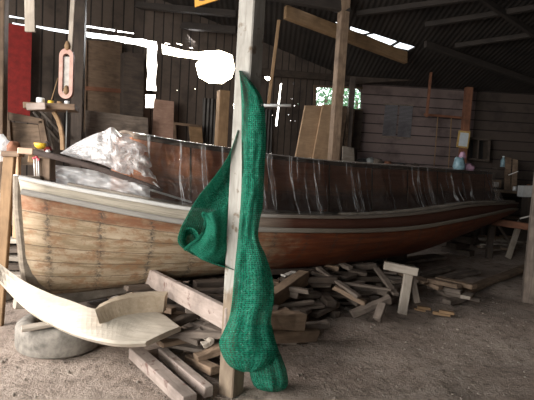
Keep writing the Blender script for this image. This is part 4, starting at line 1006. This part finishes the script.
# stack of boards left of the bow
for k, (y, z, mt) in enumerate(((236, .52, PALEW), (246, .42, W_old), (254, .34, W_grey), (262, .26, W_old3), (271, .18, W_grey))):
    px_plank('stacked_board', (-25, y+2), (44, y+3), .35 if k == 0 else .3, .05, mt, ['topmost pale board', 'second board from the top', 'middle pale board', 'dark board', 'lowest board'][k]+' of the stack left of the bow', z, z, 0, 'board')
tk = PY(6, 222, 5.9); 
tag(lathe('dark_drum', [(.17, -.4), (.19, -.38), (.19, -.02), (.195, 0), (.19, .02), (.19, .38), (.17, .4)], GREYB, PY(4, 209, 5.6), n=24, rot=Matrix.Rotation(pi/2, 4, 'Y') @ Matrix.Rotation(.2, 4, 'X')), 'dark grey drum lying behind the trestle at the left', 'drum')
dc = PY(4, 209, 5.6)
tag(beam('drum_stand', V((dc.x, dc.y, -.03)), V((dc.x, dc.y, dc.z-.18)), .3, .3, W_dark), 'dark stand under the grey drum at the left', 'stand')
# ------------------------------------------------------------------ props near the stern
tp = empty('timber_prop', PZ(402, 314, 0), 'pale T-shaped timber prop standing right of the scrap pile', 'prop')
TY = PZ(402, 315, 0).y
beam('upright', PY(402, 314, TY), PY(409, 271, TY+.12), .10, .05, W_grey, tp, upv=V((0, 1, 0)))
beam('cross_head', PY(384, 265, TY+.14), PY(418, 272, TY+.05), .07, .09, W_grey, tp)
beam('brace', PY(417, 303, TY+.1), PY(411, 272, TY+.18), .07, .05, W_old, tp, upv=V((0, 1, 0)))
bun = 'short boards bundled right of the T-shaped prop'
q = PZ(441, 299, 0)
for k in range(17):
    place(q.x+random.uniform(-.25, .28), q.y+random.uniform(-.2, .25), random.uniform(.3, .55), .11, .05, radians(random.choice((-35, 40, 35, -10, 60, -55))), rp.choice((W_old, W_old2, W_grey)), 'short_board', 'short sawn board in the small heap right of the T-shaped prop', 'board', bun, tilt=random.uniform(-.12, .12), maxh=.2)
for k in range(8):
    qq = PZ(420+k*4.4, 310+k*.9, 0); place(qq.x, qq.y, rp.uniform(.12, .2), .05, .03, rp.uniform(-1.3, .5), W_beam, 'wood_chunk', 'small orange brown wood chunk before the heap of short boards', 'wood chunk', 'orange wood chunks', maxh=.05)
for k, (a, b, w, lb) in enumerate((((462, 292), (540, 262), .16, 'long low board on the ground leading to the right edge'), ((415, 283), (478, 272), .12, 'dark board on the ground behind the short board heap'),
                                   ((420, 276), (452, 268), .12, 'short dark board on the ground under the stern'), ((395, 262), (440, 256), .3, 'wide dusty board under the after hull'))):
    px_plank('ground_board', a, b, w, .05, W_old2 if k == 0 else W_old, lb, .03, .04, 0, 'board')
# sawhorse under the stern
shh = empty('sawhorse', PZ(463, 246, 0), 'dark sawhorse standing under the stern', 'sawhorse')
SY = PZ(462, 246, 0).y
z_top = PY(464, 228, SY).z
beam('top_bar', PY(456, 229, SY), PY(472, 231, SY+.1), .1, .1, W_dark, shh)
for a, b in (((458, 231), (453, 247)), ((462, 232), (457, 243)), ((469, 232), (475, 245)), ((472, 231), (478, 242))):
    beam('leg', PY(*a, SY), PY(*b, SY+.0), .07, .06, W_dark, shh, upv=V((0, 1, 0)))
tag(beam('red_beam', PY(478, 219.5, 9.3), PY(545, 229, 8.6), .1, .13, W_red), 'reddish beam running level from under the stern to the right post', 'beam')
tag(beam('leaning_board', PZ(508, 258, 0), PY(520, 222, PZ(508, 258, 0).y+.35), .12, .04, W_grey, upv=V((0, 1, 0))), 'pale grey board leaning on the reddish beam', 'board')
tag(beam('thin_brace', PZ(515, 250, .0), PY(496, 222, 9.1), .05, .04, W_old), 'thin diagonal stick behind the leaning grey board', 'stick')
tag(beam('beam_stand', V((PY(492, 221, 9.15).x, 9.15, -.03)), PY(492, 223, 9.15), .1, .1, W_dark), 'dark upright carrying the reddish beam near the stern', 'post')
tag(beam('white_tag', PY(520, 218.5, 8.8), PY(530, 216, 8.7), .08, .03, PALE), 'small pale scrap on top of the reddish beam', 'scrap')
for k in range(26):
    px = rp.uniform(452, 520); py = rp.uniform(238, 251); qq = PZ(px, py, 0)
    o = link('rubble_stick', rough_box(rp.uniform(.3, .8), .07, .05, k, .01), rp.choice((W_old, W_grey, W_old2)), mw=Matrix.Translation(qq+V((0, 0, .02+.05*rp.random()))) @ Matrix.Rotation(rp.uniform(-.7, .7), 4, 'Z') @ Matrix.Rotation(rp.uniform(-.06, .06), 4, 'Y'))
    tag(o, 'grey stick in the scattered heap on the ground beyond the stern', 'stick', 'sticks on the ground beyond the stern')
# small stones on the ground
bm = bmesh.new(); rs = random.Random(8)
for k in range(700):
    x, y = rs.uniform(-2.6, 3.2), rs.uniform(2.3, 6.5); s = rs.uniform(.004, .013)
    bmesh.ops.create_icosphere(bm, subdivisions=1, radius=s, matrix=Matrix.Translation((x, y, -.03+.05*noise.noise(V((x*.8, y*.8, 0)))+.036*noise.noise(V((x*2.6, y*3.4, 4)))+s*.6)) @ Matrix.Diagonal((1, 1.3, .7, 1)))
tag(link('gravel', bm, plain('pebble_grey', (.28, .24, .2))), 'small pebbles and chips strewn over the earth floor', 'gravel', kind='stuff')
# ------------------------------------------------------------------ light
w = bpy.data.worlds.new('world'); sc.world = w; w.use_nodes = True; nt = w.node_tree; nt.nodes.clear()
bgn = nt.nodes.new('ShaderNodeBackground'); ow = nt.nodes.new('ShaderNodeOutputWorld'); nt.links.new(bgn.outputs[0], ow.inputs[0])
tc = nt.nodes.new('ShaderNodeTexCoord'); dt = nt.nodes.new('ShaderNodeVectorMath'); dt.operation = 'DOT_PRODUCT'
sd = ray(214, 66).normalized(); dt.inputs[1].default_value = sd
nm = nt.nodes.new('ShaderNodeVectorMath'); nm.operation = 'NORMALIZE'; nt.links.new(tc.outputs['Generated'], nm.inputs[0]); nt.links.new(nm.outputs[0], dt.inputs[0])
pw = nt.nodes.new('ShaderNodeMath'); pw.operation = 'POWER'; pw.inputs[1].default_value = 60; nt.links.new(dt.outputs['Value'], pw.inputs[0])
c = mixc(nt, (.88, .94, 1.0), (1.0, .86, .60), pw.outputs[0]); nt.links.new(c, bgn.inputs[0])
ms = nt.nodes.new('ShaderNodeMath'); ms.operation = 'MULTIPLY_ADD'; ms.inputs[1].default_value = 14; ms.inputs[2].default_value = 1.6; nt.links.new(pw.outputs[0], ms.inputs[0]); nt.links.new(ms.outputs[0], bgn.inputs[1])
def area(name, loc, target, sx, sy_, e, col=(1, 1, 1)):
    l = bpy.data.lights.new(name, 'AREA'); l.shape = 'RECTANGLE'; l.size = sx; l.size_y = sy_; l.energy = e; l.color = col
    o = bpy.data.objects.new(name, l); C.objects.link(o); o.location = loc
    o.rotation_euler = (V(target)-V(loc)).to_track_quat('-Z', 'Y').to_euler(); return o
area('daylight_left_doorway', (-4.4, -1.9, 2.1), (.8, 6.0, 1.5), 3.5, 2.2, 400, (1, .95, .88))
area('side_opening_fill', (-4.6, 2.4, 2.2), (-1.5, 3.2, 0), 2, 2, 200, (1, .93, .88))  # extra lamp added by the open left side to brighten the near ground
area('daylight_eaves_gap', tuple(onwall(120, 38, -.5)), tuple(PY(110, 160, 5)), 3, .5, 420, (1, 1, 1))
sc.view_settings.view_transform = 'Standard'; sc.view_settings.look = 'None'; sc.view_settings.gamma = 1; sc.view_settings.exposure = 0.35
sc.view_settings.use_curve_mapping = False
sc.cycles.use_denoising = True
sc.cycles.max_bounces = 8; sc.cycles.transparent_max_bounces = 24
